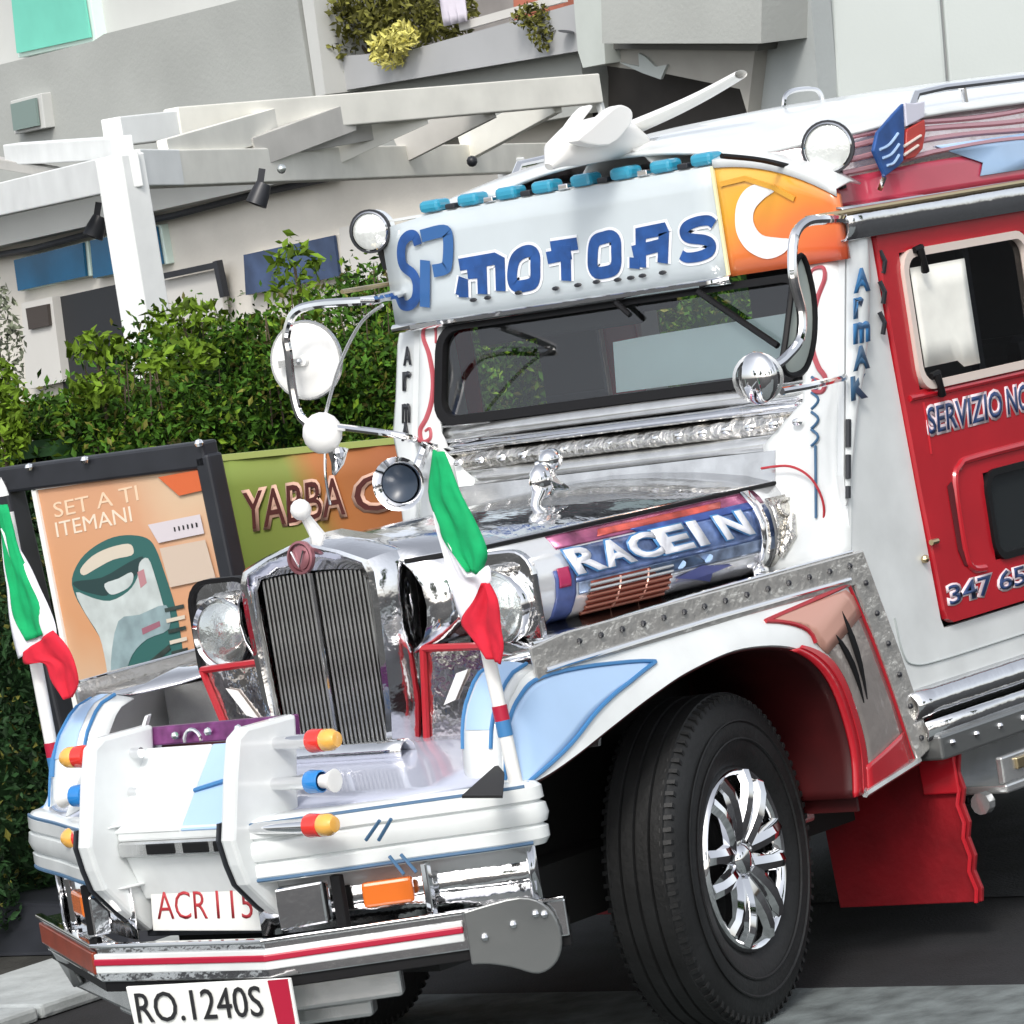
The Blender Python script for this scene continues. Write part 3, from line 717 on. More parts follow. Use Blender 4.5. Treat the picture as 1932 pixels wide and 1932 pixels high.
g = G(); g.box((-4.2, -.72, .62), (-4.17, .72, 1.40)); g.box((-4.2, -.72, 1.86), (-4.17, .72, 2.0)); g.box((-4.2, .45, 1.40), (-4.17, .72, 1.86)); g.box((-4.2, -.72, 1.40), (-4.17, -.45, 1.86))
part('rear_panel', g, 'white', J)

# ---- cab front: white cheeks and pillars around the windshield
for sy in (1, -1):
    g = G(); rows = []
    for z in [1.06, 1.12, 1.2, 1.3, 1.4, 1.5, 1.6, 1.7, 1.8, 1.87]:
        inner = .50 if z < 1.41 else .625
        r = []
        for k in range(8):
            t = k / 7; y = inner + (SIDE - inner) * t
            x = xf(z) + .012 - (.05 * max(0, t - .55) ** 2 / .2)
            if z < 1.3: x += .05 * (1.3 - z) * (1 - t)
            r.append((x, sy * y, z))
        rows.append(r)
    g.grid(rows)
    part('cab_cheek', g, 'white', J, smooth=True, solid=.012)
# chrome bands under the windshield
edge = lambda z: .655 + .012 * math.sin(z * 70)
bands = [(1.385, 1.425, 'steel', .016), (1.427, 1.478, 'emboss', .026), (1.480, 1.512, 'chrome', .03), (1.514, 1.556, 'steel', .022)]
for z0, z1, m, pr in bands:
    g = G(); rows = []
    for i in range(7):
        z = z0 + (z1 - z0) * i / 6; b = pr * math.sin(math.pi * (i / 6)) ** .6 + .004
        rows.append([(xf(z) + .012 + b - .05 * (abs(y) / .66) ** 3 * (b > .01), y, z) for y in [edge(z) * (-1 + 2 * j / 24) for j in range(25)]])
    g.grid(rows)
    part('cowl_band', g, m, J, smooth=True, solid=.004)
many('band_boss', [(xf(1.452) + .036, -.62 + 1.24 * j / 16, 1.452) for j in range(17)], .012, 'chromes', J, (.7, 1.5, .9))
g = G()
for z0 in (1.385, 1.43, 1.48, 1.52):
    g.tube([(xf(z0 + .04 * k / 6) + .02, .655 + .022 * math.sin(math.pi * k / 6), z0 + .042 * k / 6) for k in range(7)], .004, 6)
g.tube([(xf(z) + .02, .668 + .02 * (1.385 - z), z) for z in (1.385, 1.33, 1.27, 1.20)], .004, 6)
part('scalloped_edge', g, 'pinblue', J)
g = G(); rows = []
for z in (1.28, 1.33, 1.385): rows.append([(xf(z) + .02, y, z) for y in [-.62 + 1.16 * j / 10 for j in range(11)]])
g.grid(rows); part('cowl_panel', g, 'steel', J, smooth=True)
# red scrolls on the pillars, each side of the windshield
def scroll(sy):
    pts = [(.028, 0), (.024, .045), (-.012, .05), (-.018, .02), (.005, -.03), (.022, -.10), (.018, -.16), (0, -.205), (-.022, -.235), (-.014, -.268), (.016, -.262), (.014, -.235), (-.004, -.24)]
    c = curve([(p[0], p[1], 0) for p in pts], 5)
    return [(xf(1.79 + p.y) + .020, sy * (.676 - p.x), 1.79 + p.y) for p in c]
for sy in (1, -1):
    g = G(); pts = scroll(sy); n = len(pts)
    g.tube(pts, [.0035 + .0045 * math.sin(math.pi * i / (n - 1)) for i in range(n)], 6)
    part('pillar_scroll', g, mat('dusty_red_line', (.42, .08, .10), .4), J, smooth=True)
# ---- windshield
def ringpart(name, outer, inner, depth, m, parent, place, bevel=0):
    g = G(); n = len(outer)
    vs = [place(p, 0) for p in outer] + [place(p, 0) for p in inner] + [place(p, depth) for p in outer] + [place(p, depth) for p in inner]
    fs = []
    for i in range(n):
        j = (i + 1) % n
        fs += [(i, j, n + j, n + i), (2 * n + i, 3 * n + i, 3 * n + j, 2 * n + j), (i, 2 * n + i, 2 * n + j, j), (n + i, n + j, 3 * n + j, 3 * n + i)]
    g.add(vs, fs)
    return part(name, g, m, parent, bevel=bevel, smooth=True)
wsp = lambda p, d: (xf(p[1]) + .004 + d, p[0], p[1])
ws = ringpart('windshield_frame', rrect(-.640, .640, 1.556, 1.838, .07), rrect(-.612, .612, 1.582, 1.818, .05), .028, 'black', J, wsp)
g = G(); o_ = rrect(-.614, .614, 1.58, 1.82, .05); g.add([wsp(p, .012) for p in o_], [list(range(len(o_)))])
part('windshield_glass', g, 'glass', ws)
for a, b, th in (((.30, 1.826), (.565, 1.655), .009), ((.02, 1.83), (.07, 1.79), .008)):
    g = G(); g.tube([wsp((a[0] + (b[0] - a[0]) * k / 6, a[1] + (b[1] - a[1]) * k / 6), .045) for k in range(7)], th, 6)
    part('wiper', g, 'black', ws)
# interior
g = G(); g.box((-1.10, -.66, 1.20), (-.80, .66, 1.50)); part('dashboard', g, 'dark', J, bevel=.03)
g = G(); g.prism([wsp(p, -.03) for p in [(-.03, 1.585), (.60, 1.585), (.60, 1.735), (.20, 1.728), (.06, 1.726), (-.045, 1.722)]], (-.012, 0, 0)); part('windshield_reflection', g, 'reflboard', J)  # pale board standing in for soft reflections in the windshield
g = G(); g.box((-1.9, -.6, .72), (-1.42, -.08, 1.02)); g.box((-2.0, -.6, 1.02), (-1.86, -.08, 1.55)); part('seat', g, 'dark', J, bevel=.05)
g = G(); g.box((-1.9, .08, .72), (-1.42, .6, 1.02)); g.box((-2.0, .08, 1.02), (-1.86, .6, 1.55)); part('seat', g, 'dark', J, bevel=.05)
g = G(); g.tube([(-1.22 + .05 * math.sin(a), .36 + .17 * math.cos(a), 1.47 + .14 * math.sin(a)) for a in [2 * math.pi * k / 18 for k in range(18)]], .014, 6, closed=True); g.tube([(-1.22, .36, 1.47), (-1.0, .36, 1.35)], .02, 6); part('steering_wheel', g, 'dark', J)
g = G(); g.box((-2.09, -.45, .7), (-2.06, .715, 1.95)); part('added_dark_panel', g, 'dark', J)  # dark panel added behind the seats to blacken the view through the door window
g = G(); g.box((-4.15, -.71, .63), (-1.05, .71, .68)); part('floor', g, 'dark', J)
g = G(); g.box((-.95, -.60, 1.76), (-.92, -.02, 1.90)); g.box((-.95, -.02, 1.79), (-.92, .10, 1.90)); part('sun_visor', g, 'dark', J, bevel=.01)

# ---- roof: crowned top, rounded front corners, side panels down to the gutter
def roof_zc(x): return 2.21 + .105 * (1 - math.exp(-(-.8 - x) / .45)) 
def roof_hw(x):                     # half width in plan: rounded front corners
    t = min(1, max(0, (-.84 - x) / .36)); return .42 + (.775 - .42) * math.sqrt(max(0, 1 - (1 - t) ** 2))
xs = [-.84, -.85, -.87, -.90, -.95, -1.02, -1.10, -1.2, -1.4, -1.7, -2.2, -2.8, -3.4, -4.25]
def edge_z(x): return 2.165 + .035 * min(1, (-.84 - x) / .4)
g = G(); rows = []
for x in xs:
    hw = roof_hw(x); r = []
    for k in range(21):
        t = -1 + k / 10; r.append((x, hw * t, roof_zc(x) - (roof_zc(x) - edge_z(x)) * abs(t) ** 2.2))
    rows.append(r)
g.grid(rows); 
part('roof', g, 'white', J, smooth=True, solid=.01)
gp = {'roof_side_rose': (G(), 'rosy', 0, .34), 'roof_side_blue': (G(), 'lblue', .0, 0), 'roof_side_stripes': (G(), 'pinkchrome', .34, 1)}
for sy in (1, -1):
    def wall(x, t): return (x, sy * (roof_hw(x) - .02 * t), 1.985 + (edge_z(x) - 1.985) * t)
    for nm, t0, t1, m in (('roof_side', 0, .42, 'rosy'), ('roof_side', .42, 1, 'pinkchrome')):
        g = G(); rows = []
        for i in range(6):
            t = t0 + (t1 - t0) * i / 5
            rows.append([wall(x, t) for x in xs])
        g.grid(rows); part(nm, g, m, J, smooth=True, solid=.008)
    for k, (tt, mm) in enumerate(((.52, 'rosy'), (.66, 'rosy'), (.80, 'rosy'), (.92, 'rosy'))):
        g = G(); pts = [V(wall(x, tt + .035 * math.sin((-x) * 5 + k))) + V((0, sy * .006, 0)) for x in [-.93 - .07 * q for q in range(48)]]
        g.tube(pts, .0075, 6); part('roof_stripe', g, mat('stripe_rose', (.55, .30, .34), .3, metal=.4) if mm == 'rosy' else mm, J, smooth=True)
    g = G(); rows = []
    for t in (.14, .30, .48, .60):
        x0 = -1.50 + .42 * (.60 - t) if t > .3 else -1.32 - .4 * (t - .14)
        x0 = {0.14: -1.22, .30: -1.28, .48: -1.18, .60: -1.12}[t] - (.3 - .2 * t)
        rows.append([V(wall(x0 + (-3.9 - x0) * q / 10, t)) + V((0, sy * .008, 0)) for q in range(11)])
    g.grid(rows); part('roof_panel', g, 'lblue', J, smooth=True, solid=.004)
# luggage rail along the roof edge and a small handle
for sy in (1, -1):
    g = G(); g.tube([(-1.30, sy * .70, 2.20), (-1.36, sy * .70, 2.262), (-1.5, sy * .70, 2.27), (-4.2, sy * .70, 2.27)], .011, 8)
    for x in (-1.6, -2.1, -2.6, -3.1, -3.6): g.tube([(x, sy * .70, 2.27), (x, sy * .70, 2.19)], .009, 6)
    part('roof_rail', g, 'chromes', J, smooth=True)
g = G(); g.tube(curve([(-1.521,0.15,2.299),(-1.539,0.15,2.328),(-1.591,0.15,2.34),(-1.685,0.15,2.337),(-1.715,0.15,2.32),(-1.724,0.15,2.291)], 4), .007, 6); part('roof_handle', g, 'chromes', J, smooth=True)
# gutter
for sy in (1, -1):
    g = G(); rows = []
    for a in range(7):
        q = math.radians(-100 + 200 * a / 6)
        rows.append([(x, sy * (.765 + .028 * math.cos(q)), 1.945 + .045 * math.sin(q)) for x in (-.80, -.9, -1.2, -1.6, -2.2, -3.2, -4.22)])
    g.grid(rows); part('gutter', g, 'chrome', J, smooth=True, solid=.006)
    g = G(); g.tube([(-.60, sy * .80, 1.975), (-4.2, sy * .79, 1.992)], .007, 6); part('gutter_rod', g, 'gold', J, smooth=True)

# ---- destination sign above the windshield
sx = -.79
def sign_x(y): return sx - .10 * max(0, abs(y) - .40) ** 1.3 * (1 if y > 0 else .35)
g = G(); rows_f = []; ys = [-.785 + .05 * k for k in range(int(1.19 / .05) + 1)] 
def sign_top(y): return 2.152 if y > -.6 else 2.152 - .02 * (-.6 - y) / .18
def place_sign(y0, y1, m, name, topf, n=14, bot=1.853):
    g = G(); F, B = [], []
    for t in range(6):
        F.append([(sign_x(y) - .001 * (1 - abs(t / 5 - .5) * 2), y, bot + (topf(y) - bot) * t / 5) for y in [y0 + (y1 - y0) * k / n for k in range(n + 1)]])
    g.grid(F); return part(name, g, m, J, smooth=True, solid=.02)
sg = place_sign(-.785, .402, mat('sign_board_paint', (.55, .61, .64), .2, coat=.5, var=.04), 'sign_board', sign_top)
def wing_top(y):
    t = (y - .402) / .36; return 2.150 - .02 * t - .105 * t ** 2.2
wing = place_sign(.404, .765, grad_mat('orange_airbrush', [(0, (.68, .10, .035)), (.38, (.74, .20, .05)), (.68, (.82, .40, .04)), (1, (.80, .46, .10))], (0, -.35, 1.0), 1.62, 1.98, .25, 5, .05, .5), 'sign_wing', wing_top)
g = G(); g.tube([(sign_x(.402) + .012, .402, 1.858), (sign_x(.402) + .012, .402, 2.150)], .006, 6); part('sign_seam', g, mat('pale_yellow_line', (.80, .76, .45), .4), sg)
# white swirl painted on the wing
def onwing(y, z): return V((sign_x(y) + .012, y, z))
sw = [(.448, 1.985), (.462, 2.04), (.50, 2.078), (.555, 2.085), (.585, 2.062), (.55, 2.045), (.515, 2.02), (.505, 1.985), (.525, 1.95), (.575, 1.935), (.61, 1.925), (.585, 1.895), (.53, 1.885), (.48, 1.91), (.455, 1.945)]
sw = [(q.x, q.y) for q in curve([(*q, 0) for q in sw], 4, closed=True)]
g = G(); g.prism([onwing(*p) for p in sw], (.0015, 0, 0)); part('wing_swirl', g, 'white2', wing)
g = G(); ribbon(g, [onwing(*p) for p in [(.42, 2.10), (.50, 2.105), (.58, 2.07), (.64, 2.03)]], .014, (1, 0, 0), .004); part('wing_line', g, mat('amber_paint', (.70, .36, .05), .3), wing)
g = G(); rows = []
for k in range(13):
    y = .405 + .36 * k / 12; z = wing_top(y)
    rows.append([(sign_x(y) + .012, y, z - .004), (sign_x(y) + .010, y, z + .016), (sign_x(y) - .06, y, z + .03), (sign_x(y) - .13, y * .98, z + .02)])
g.grid(rows); part('wing_cap', g, 'white', J, smooth=True, solid=.006)
g = G(); g.tube(curve([(-0.525,0.62,2.168),(-0.706,0.62,2.142),(-0.892,0.62,2.096),(-1.077,0.62,2.027)], 5), .008, 6); part('lamp_cable', g, 'black', J, smooth=True)
# sign lower and upper trim
g = G(); rows = []
for a in range(6):
    q = math.radians(-110 + 220 * a / 5); rows.append([(sign_x(y) + .012 + .014 * math.cos(q), y, 1.846 + .012 * math.sin(q)) for y in [-.79 + 1.20 * k / 16 for k in range(17)]])
g.grid(rows); part('sign_trim', g, 'chromes', J, smooth=True, solid=.003)
g = G(); g.box((sx - .14, -.76, 2.148), (sx - .01, .40, 2.156)); part('sign_top', g, 'white', J)
# blue marker lamps along the sign top
marks = [(-0.8,-0.586,2.168),(-0.8,-0.447,2.165),(-0.8,-0.309,2.164),(-0.8,-0.18,2.167),(-0.8,-0.043,2.169),(-0.8,0.095,2.171),(-0.8,0.231,2.174),(-0.8,0.368,2.175)]
for i, p in enumerate(marks):
    g = G(); c = V((sx - .015, p[1], 2.174))
    g.box((c.x - .035, c.y - .036, c.z - .018), (c.x + .03, c.y + .036, c.z + .017)); lampb = part('marker_lamp', g, 'cyanlens', J, bevel=.012)
    if i < 7:
        d = (marks[i + 1][1] + p[1]) / 2; g = G(); g.box((sx - .05, d - .018, 2.156), (sx + .005, d + .018, 2.172)); part('lamp_clip', g, ('framek', 'chromes')[i % 2], J, bevel=.004)
# sign lettering: SP on the left wing, MOTORS in heavy angular strokes
def quad(pbl, pbr, ptl): 
    a, b, c = V(pbl), V(pbr), V(ptl); return a, b - a, c - a
LET = {
 'S': [[(.94, .80), (.80, .92), (.50, .94), (.22, .87), (.14, .72), (.26, .57), (.70, .44), (.86, .30), (.80, .13), (.52, .06), (.20, .08), (.05, .18)]],
 'm': [[(.02, .06), (.10, .55)], [(.02, .93), (.80, .93), (.92, .82), (.92, .0)], [(.52, .0), (.52, .62), (.20, .66)], [(.10, .0), (.10, .5)]],
 'o': [[(.5, .92), (.78, .92), (.88, .8), (.86, .2), (.76, .08), (.26, .08), (.14, .2), (.16, .55), (.5, .92), (.6, .92)]],
 'T': [[(.14, .92), (1.0, .92)], [(.0, .66), (.78, .70)], [(.62, .92), (.58, .0)]],
 'O': [[(.5, .92), (.76, .92), (.88, .8), (.86, .22), (.74, .08), (.28, .08), (.15, .22), (.16, .7), (.34, .92), (.55, .92)]],
 'R': [[(.22, .0), (.24, .92), (.86, .92), (.90, .82), (.84, .0)], [(.0, .46), (.86, .50)], [(.04, .0), (.05, .3)]],
 'P': [[(.02, .92), (.78, .92), (.92, .8), (.88, .5), (.76, .44), (.4, .44)], [(.1, 0), (.14, .6)]],
}
CLOSED = {'o': [(.5, .93), (.74, .93), (.87, .80), (.87, .5), (.85, .2), (.72, .07), (.3, .07), (.15, .2), (.15, .5), (.26, .8)],
          'O': [(.5, .93), (.74, .93), (.87, .80), (.87, .5), (.85, .22), (.72, .07), (.3, .07), (.15, .22), (.15, .5), (.20, .78), (.3, .9)]}
def letter(ch, px, m, w, d0=.0, wid=None, label=None):
    org, rx, up = quad(*px)
    g = G(); nrm = rx.cross(up).normalized()
    at = lambda q: org + rx * q.x + up * q.y + nrm * d0
    if ch in CLOSED:
        loop_ribbon(g, [at(q) for q in curve([(*q, 0) for q in CLOSED[ch]], 4, closed=True)], w, nrm, .0012)
    else:
        for k, st in enumerate(LET[ch]):
            c = curve([(*q, 0) for q in st], 5) if ch in 'SP' and len(st) > 2 else [V((*q, 0)) for q in st]
            ribbon(g, [at(q) + nrm * (.0004 * k) for q in c], w, nrm, .0012)
    return part('letter', g, m, sg, label=label)
def lq(l, t, r, b, rise, x=-.776):   # left, top, right, bottom pixels with baseline rise
    return None
LX = [('m', [(-0.779,-0.525,1.906),(-0.779,-0.361,1.908),(-0.779,-0.509,2.005)]), ('o', [(-0.779,-0.348,1.906),(-0.779,-0.234,1.907),(-0.779,-0.331,2.011)]), ('T', [(-0.779,-0.203,1.909),(-0.779,-0.095,1.908),(-0.779,-0.19,2.014)]),
      ('O', [(-0.779,-0.062,1.908),(-0.779,0.052,1.911),(-0.779,-0.048,2.015)]), ('R', [(-0.779,0.093,1.913),(-0.779,0.213,1.917),(-0.779,0.108,2.011)]), ('S', [(-0.779,0.25,1.912),(-0.779,0.376,1.914),(-0.779,0.266,2.017)])]
halo = mat('letter_halo_white', (.82, .84, .88), .3)
for ch, q in LX:
    letter(ch, q, halo, .050 if ch != 'S' else .044, 0); letter(ch, q, 'dblue', .034 if ch != 'S' else .028, .0028)
for ch, q, w in (('S', [(-0.779,-0.752,1.893),(-0.779,-0.672,1.896),(-0.779,-0.71,2.113)], .030), ('P', [(-0.779,-0.665,1.895),(-0.779,-0.554,1.9),(-0.779,-0.626,2.112)], .036)):
    letter(ch, q, 'dblue' if ch == 'S' else mat('letter_mid_blue', (.035, .12, .32), .35), w, .004)
# small dark bolts below the lettering
many('sign_bolt', [(-0.77,-0.472,1.895),(-0.77,-0.42,1.895),(-0.77,-0.309,1.896),(-0.77,-0.177,1.892),(-0.77,-0.099,1.892),(-0.77,-0.034,1.893),(-0.77,0.039,1.89),(-0.77,0.084,1.89),(-0.77,0.124,1.891),(-0.77,0.193,1.891)], .009, 'framek', sg, (.5, 1.6, .7))

# ---- pillar fairings with the vertical lettering
for sy in (1, -1):
    g = G(); rows = []
    prof = [(1.94, .085, .02), (1.90, .105, .045), (1.80, .112, .06), (1.65, .105, .06), (1.55, .08, .06), (1.47, .055, .04), (1.36, .035, .03), (1.25, .022, .015), (1.22, .008, .0)]
    for z, w, b in prof:
        x0 = xf(z) - .004; r = []
        for k in range(9):
            t = k / 8; r.append((x0 - w * t, sy * (SIDE + .003 + b * (.40 if sy > 0 else 1.75) * math.sin(math.pi * t) ** .7), z))
        rows.append(r)
    g.grid(rows); fa = part('pillar_fairing', g, 'white', J, smooth=True)
    if sy == 1:
        for k, (ch, z) in enumerate((('A', 1.765), ('r', 1.70), ('m', 1.635), ('A', 1.565), ('K', 1.49))):
            x0 = xf(z) - .012; h = .055 if ch not in 'rm' else .045
            w = .085 if ch != 'r' else .05
            text('letter', ch, (x0 + .012, SIDE + .032 - (.006 if z < 1.55 else 0), z), (-w * .92, -.006, 0), (-.012, .0, h), 'mblue' if k < 3 else 'pinblue', fa, .0015, bold=.05)
        for z0, z1 in ((1.44, 1.37), (1.35, 1.29), (1.27, 1.24)):
            g = G(); g.tube([(xf(z0) - .004, SIDE + .012, z0), (xf(z1) - .004, SIDE + .012, z1)], .008, 6); part('fairing_slot', g, 'framek', fa)
        for z in (1.86, 1.78, 1.70):
            g = G(); g.tube([(xf(z) - .15, SIDE + .012, z), (xf(z) - .155, SIDE + .02, z - .03), (xf(z) - .15, SIDE + .012, z - .06)], .007, 6); part('fairing_scroll', g, 'framek', fa)
    else:
        for k, (ch, z) in enumerate((('A', 1.74), ('r', 1.67), ('m', 1.58), ('A', 1.53))):
            text('letter', ch, (xf(z) - .012, -.79, z), (0.01, .035, 0), (-.012, 0, .05), 'framek', fa, .004, bold=.02)

# ---- door (left side) and its windows
def on_side(x, z, d=0.0, sy=1): return (x, sy * (SIDE + d), z)
def door(sy):
    ol = [(p[0], p[1]) for p in rrect(-1.855, -1.0, .845, 1.905, .05)]
    win = rrect(-1.69, -1.075, 1.485, 1.835, .06)
    low = rrect(-1.72, -1.32, .985, 1.205, .05)
    def shear(p): return (p[0] - .03 * (1.3 - p[1]) * (1 if p[0] > -1.4 else 0), p[1])
    d = G()
    # frame pieces around the two openings
    P = lambda pts: d.prism([on_side(x, z, -.006, sy) for x, z in pts], (0, sy * .020, 0))
    P([(-.972, 1.845), (-.969, 1.895), (-.980, 1.905), (-1.855, 1.905), (-1.855, 1.845)])
    P([(-.985, 1.475), (-.972, 1.845), (-1.065, 1.845), (-1.065, 1.475)])
    P([(-1.70, 1.475), (-1.70, 1.845), (-1.855, 1.845), (-1.855, 1.475)])
    P([(-.985, 1.475), (-1.855, 1.475), (-1.855, 1.215), (-1.0, 1.215)])
    P([(-1.0, 1.215), (-1.31, 1.215), (-1.31, .975), (-1.020, .975)])
    P([(-1.73, 1.215), (-1.855, 1.215), (-1.855, .975), (-1.73, .975)])
    P([(-1.020, .975), (-1.855, .975), (-1.855, .845), (-1.06, .845), (-1.035, .858), (-1.026, .885)])
    dr = part('door', d, 'red', J)
    pl = lambda p, dd: on_side(p[0], p[1], .004 + dd, sy)
    fr = ringpart('door_window_frame', rrect(-1.705, -1.06, 1.470, 1.850, .06), rrect(-1.685, -1.082, 1.492, 1.828, .045), .022, 'cream', dr, pl)
    g = G(); o_ = rrect(-1.69, -1.075 if sy > 0 else -1.38, 1.485, 1.835, .05); g.add([on_side(x, z, .006, sy) for x, z in o_], [list(range(len(o_)))]); part('door_window_glass', g, 'glassd', dr)
    lf = ringpart('quarter_window_frame', rrect(-1.735, -1.305, .970, 1.220, .055), rrect(-1.72, -1.325, .988, 1.202, .04), .020, 'black', dr, pl)
    g = G(); o_ = rrect(-1.73, -1.31, .975, 1.215, .05); g.add([on_side(x, z, .006, sy) for x, z in o_], [list(range(len(o_)))]); part('quarter_window_glass', g, mat('dark_pane', (.02, .024, .026), .12, coat=.3), dr)
    return dr
dr = door(1); door(-1)
# raised pressing, handle recess, latches
def pressing(pts, r, m='red', nm='door_pressing'):
    g = G(); g.tube([on_side(x, z, .014) for x, z in pts], r, 8); return part(nm, g, m, dr, smooth=True)
pressing(curve([(-1.85, 1.270, 0), (-1.30, 1.262, 0), (-1.20, 1.25, 0), (-1.165, 1.20, 0), (-1.165, 1.02, 0), (-1.19, .985, 0), (-1.25, .975, 0)], 5) and [(p.x, p.y) for p in curve([(-1.85, 1.262, 0), (-1.30, 1.262, 0), (-1.20, 1.25, 0), (-1.165, 1.20, 0), (-1.165, 1.02, 0), (-1.19, .972, 0), (-1.25, .962, 0)], 5)], .011)
pressing([(-1.01, 1.458), (-1.85, 1.458)], .009)
pressing([(-1.075, 1.44), (-1.075, 1.30)], .004)
g = G(); g.prism([on_side(x, z, .0145) for x, z in [(-1.125, 1.205), (-1.148, 1.215), (-1.152, 1.19), (-1.15, 1.03), (-1.18, .975), (-1.15, .985), (-1.13, 1.03)]], (0, .003, 0)); part('handle_recess', g, mat('deep_red', (.10, .004, .008), .6), dr)
g = G(); g.tube([on_side(-1.0 + .0, 1.07, .02), on_side(-1.03, 1.07, .02)], .008, 8); part('door_hinge', g, 'gold', dr)
g = G(); g.ball(on_side(-.975, 1.03, .01), .012, 8); part('hinge_stud', g, 'gold', dr, smooth=True)
for (x, z, dz) in ((-1.135, 1.835, -.05), (-1.125, 1.495, -.045)):
    g = G(); g.tube([on_side(x, z + .012, .036), on_side(x - .004, z + dz * .4, .04), on_side(x - .02, z + dz, .03)], [.012, .009, .012], 8); g.tube([on_side(x + .02, z + .01, .03), on_side(x - .02, z + .016, .03)], .009, 6); part('window_latch', g, 'black', dr, smooth=True)
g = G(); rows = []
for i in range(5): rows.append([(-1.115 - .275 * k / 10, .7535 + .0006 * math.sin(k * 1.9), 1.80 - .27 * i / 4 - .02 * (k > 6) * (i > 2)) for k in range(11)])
g.grid(rows); part('window_reflection', g, 'winrefl', dr, smooth=True, solid=.001)  # pale panel on the glass, a bright reflection painted as colour
g = G(); g.box((-1.46, .70, 1.49), (-1.43, .725, 1.83)); part('sliding_bar', g, 'framek', dr)
# lettering on the door: dark blue with white surround
edgew = mat('letter_edge_pink_white', (.80, .66, .70), .4); deepink = mat('letter_navy', (.025, .055, .16), .4)
for nm, s_, q in (('door_lettering', 'SERVIZIO NOL', [(-1.073,0.761,1.353),(-1.64,0.76,1.356),(-1.083,0.76,1.423)]), ('door_lettering', '347 6552', [(-1.053,0.76,0.892),(-1.596,0.76,0.887),(-1.054,0.76,0.943)]), ):
    a, b, c = (V(x) for x in q)
    e = .08
    text(nm, s_, a, b - a, c - a, edgew, dr, .001, bold=.085, spacing=.98, words=True)
    text(nm, s_, a + V((0, .0014, 0)), b - a, c - a, deepink, dr, .001, bold=.012, words=True)
g = G(); g.tube(curve([on_side(-.80, .90, .002), on_side(-.815, .80, .002), on_side(-.86, .765, .002), on_side(-1.0, .755, .002), on_side(-1.5, .755, .002), on_side(-2.6, .755, .002)], 5), .0028, 5)
part('panel_seam', g, mat('seam_grey', (.40, .44, .44), .5), J, smooth=True)
# ---- sill, riveted running board
for sy in (1, -1):
    g = G(); rows = []
    for k in range(7):
        a = k / 6; rows.append([(x, sy * (.752 + .028 * math.sin(math.pi * a)), .700 - .085 * a) for x in (-.80, -.9, -1.2, -2.2, -4.2)])
    g.grid(rows); part('sill', g, 'chrome', J, smooth=True, solid=.006)
    g = G(); rows = []
    for k in range(5):
        a = k / 4; rows.append([(x, sy * (.772 + .006 * math.sin(math.pi * a)), .612 - .05 * a) for x in (-.83, -1.2, -2.2, -4.2)])
    g.grid(rows); part('sill_strip', g, 'chrome', J, smooth=True, solid=.006)
    g = G(); g.box((-4.2, sy * .70 if sy > 0 else -.80, .505), (-.85, .80 if sy > 0 else -.70, .572)); rb = part('running_board', g, 'darkchrome', J, bevel=.008)
    many('rivet', [(-.90 - .12 * k, sy * .802, .545) for k in range(26)], .010, 'chromes', rb)
    g = G(); g.box((-3.6, .74 * sy - .12, .375), (-1.04, .74 * sy + .12, .40)); g.box((-3.6, .845 * sy - .012, .40), (-1.04, .845 * sy + .012, .475)); g.box((-3.6, .62 * sy - .01, .375), (-1.04, .62 * sy + .01, .505))
    part('step', g, 'steel', J, bevel=.006)
    g = G(); g.box((-3.5, sy * .86 - .006, .43), (-1.10, sy * .86 + .006, .462)); part('step_strip', g, 'gold', J, bevel=.004)
    g = G(); g.tube([(-1.02, .80 * sy, .36), (-.99, .80 * sy, .36)], .03, 10); part('step_bracket', g, 'steel', J)

# ---- hood
def hood_hw(x):                      # half width of the hood along its length
    if x > .41: return .26 + (.42 - .26) * (.60 - x) / .19
    return .42 + (.41 - x) * .1386
def hood_sec(x):
    w = hood_hw(x); k = min(1, (.60 - x) / .5)
    return [(w - .045, 1.075), (w - .012, 1.10), (w + .010, 1.14), (w + .018, 1.185), (w + .012, 1.235), (w - .012, 1.275), (w - .030, 1.292), (w - .038, 1.300), (w - .052, 1.306),
            (w * .78, 1.325), (w * .5, 1.348), (w * .25, 1.361), (0, 1.366)]
hx = [.56, .50, .45, .41, .30, .15, 0, -.2, -.4, -.55, -.66]
g = G(); gs = {1: G(), -1: G()}
rows = []
for x in hx:
    s = hood_sec(x); rows.append([(x, y, z) for y, z in s[7:]] + [(x, -y, z) for y, z in s[7:-1][::-1]])
g.grid(rows); part('hood_top', g, 'chrome', J, smooth=True, solid=.006)
for sy in (1, -1):
    rows = [[(x, sy * y, z) for y, z in hood_sec(x)[:8]] for x in hx]
    g = G(); g.grid(rows[:4]); hs0 = part('hood_side', g, 'chrome', J, smooth=True, solid=.006)
    g = G(); g.grid(rows[3:]); hs = part('hood_side', g, 'hoodm', J, smooth=True, solid=.006)
    g = G(); g.tube([(x, sy * (hood_hw(x) - .030), 1.300) for x in hx], .006, 6); part('hood_hinge', g, 'black', J, smooth=True)
    if sy < 0: continue
    HS = hs
hood_curve = [(y, z) for y, z in hood_sec(0)[:8]]
def HP(x, v, d=.006):                 # point on the left hood side: v 0 (bottom) .. 1 (top)
    s = hood_sec(x)[:8]; zz = 1.075 + (1.300 - 1.075) * v
    for (y0, z0), (y1, z1) in zip(s, s[1:]):
        if z0 <= zz <= z1 + 1e-6:
            y = y0 + (y1 - y0) * (zz - z0) / (z1 - z0); break
    return V((x, y + d, zz))
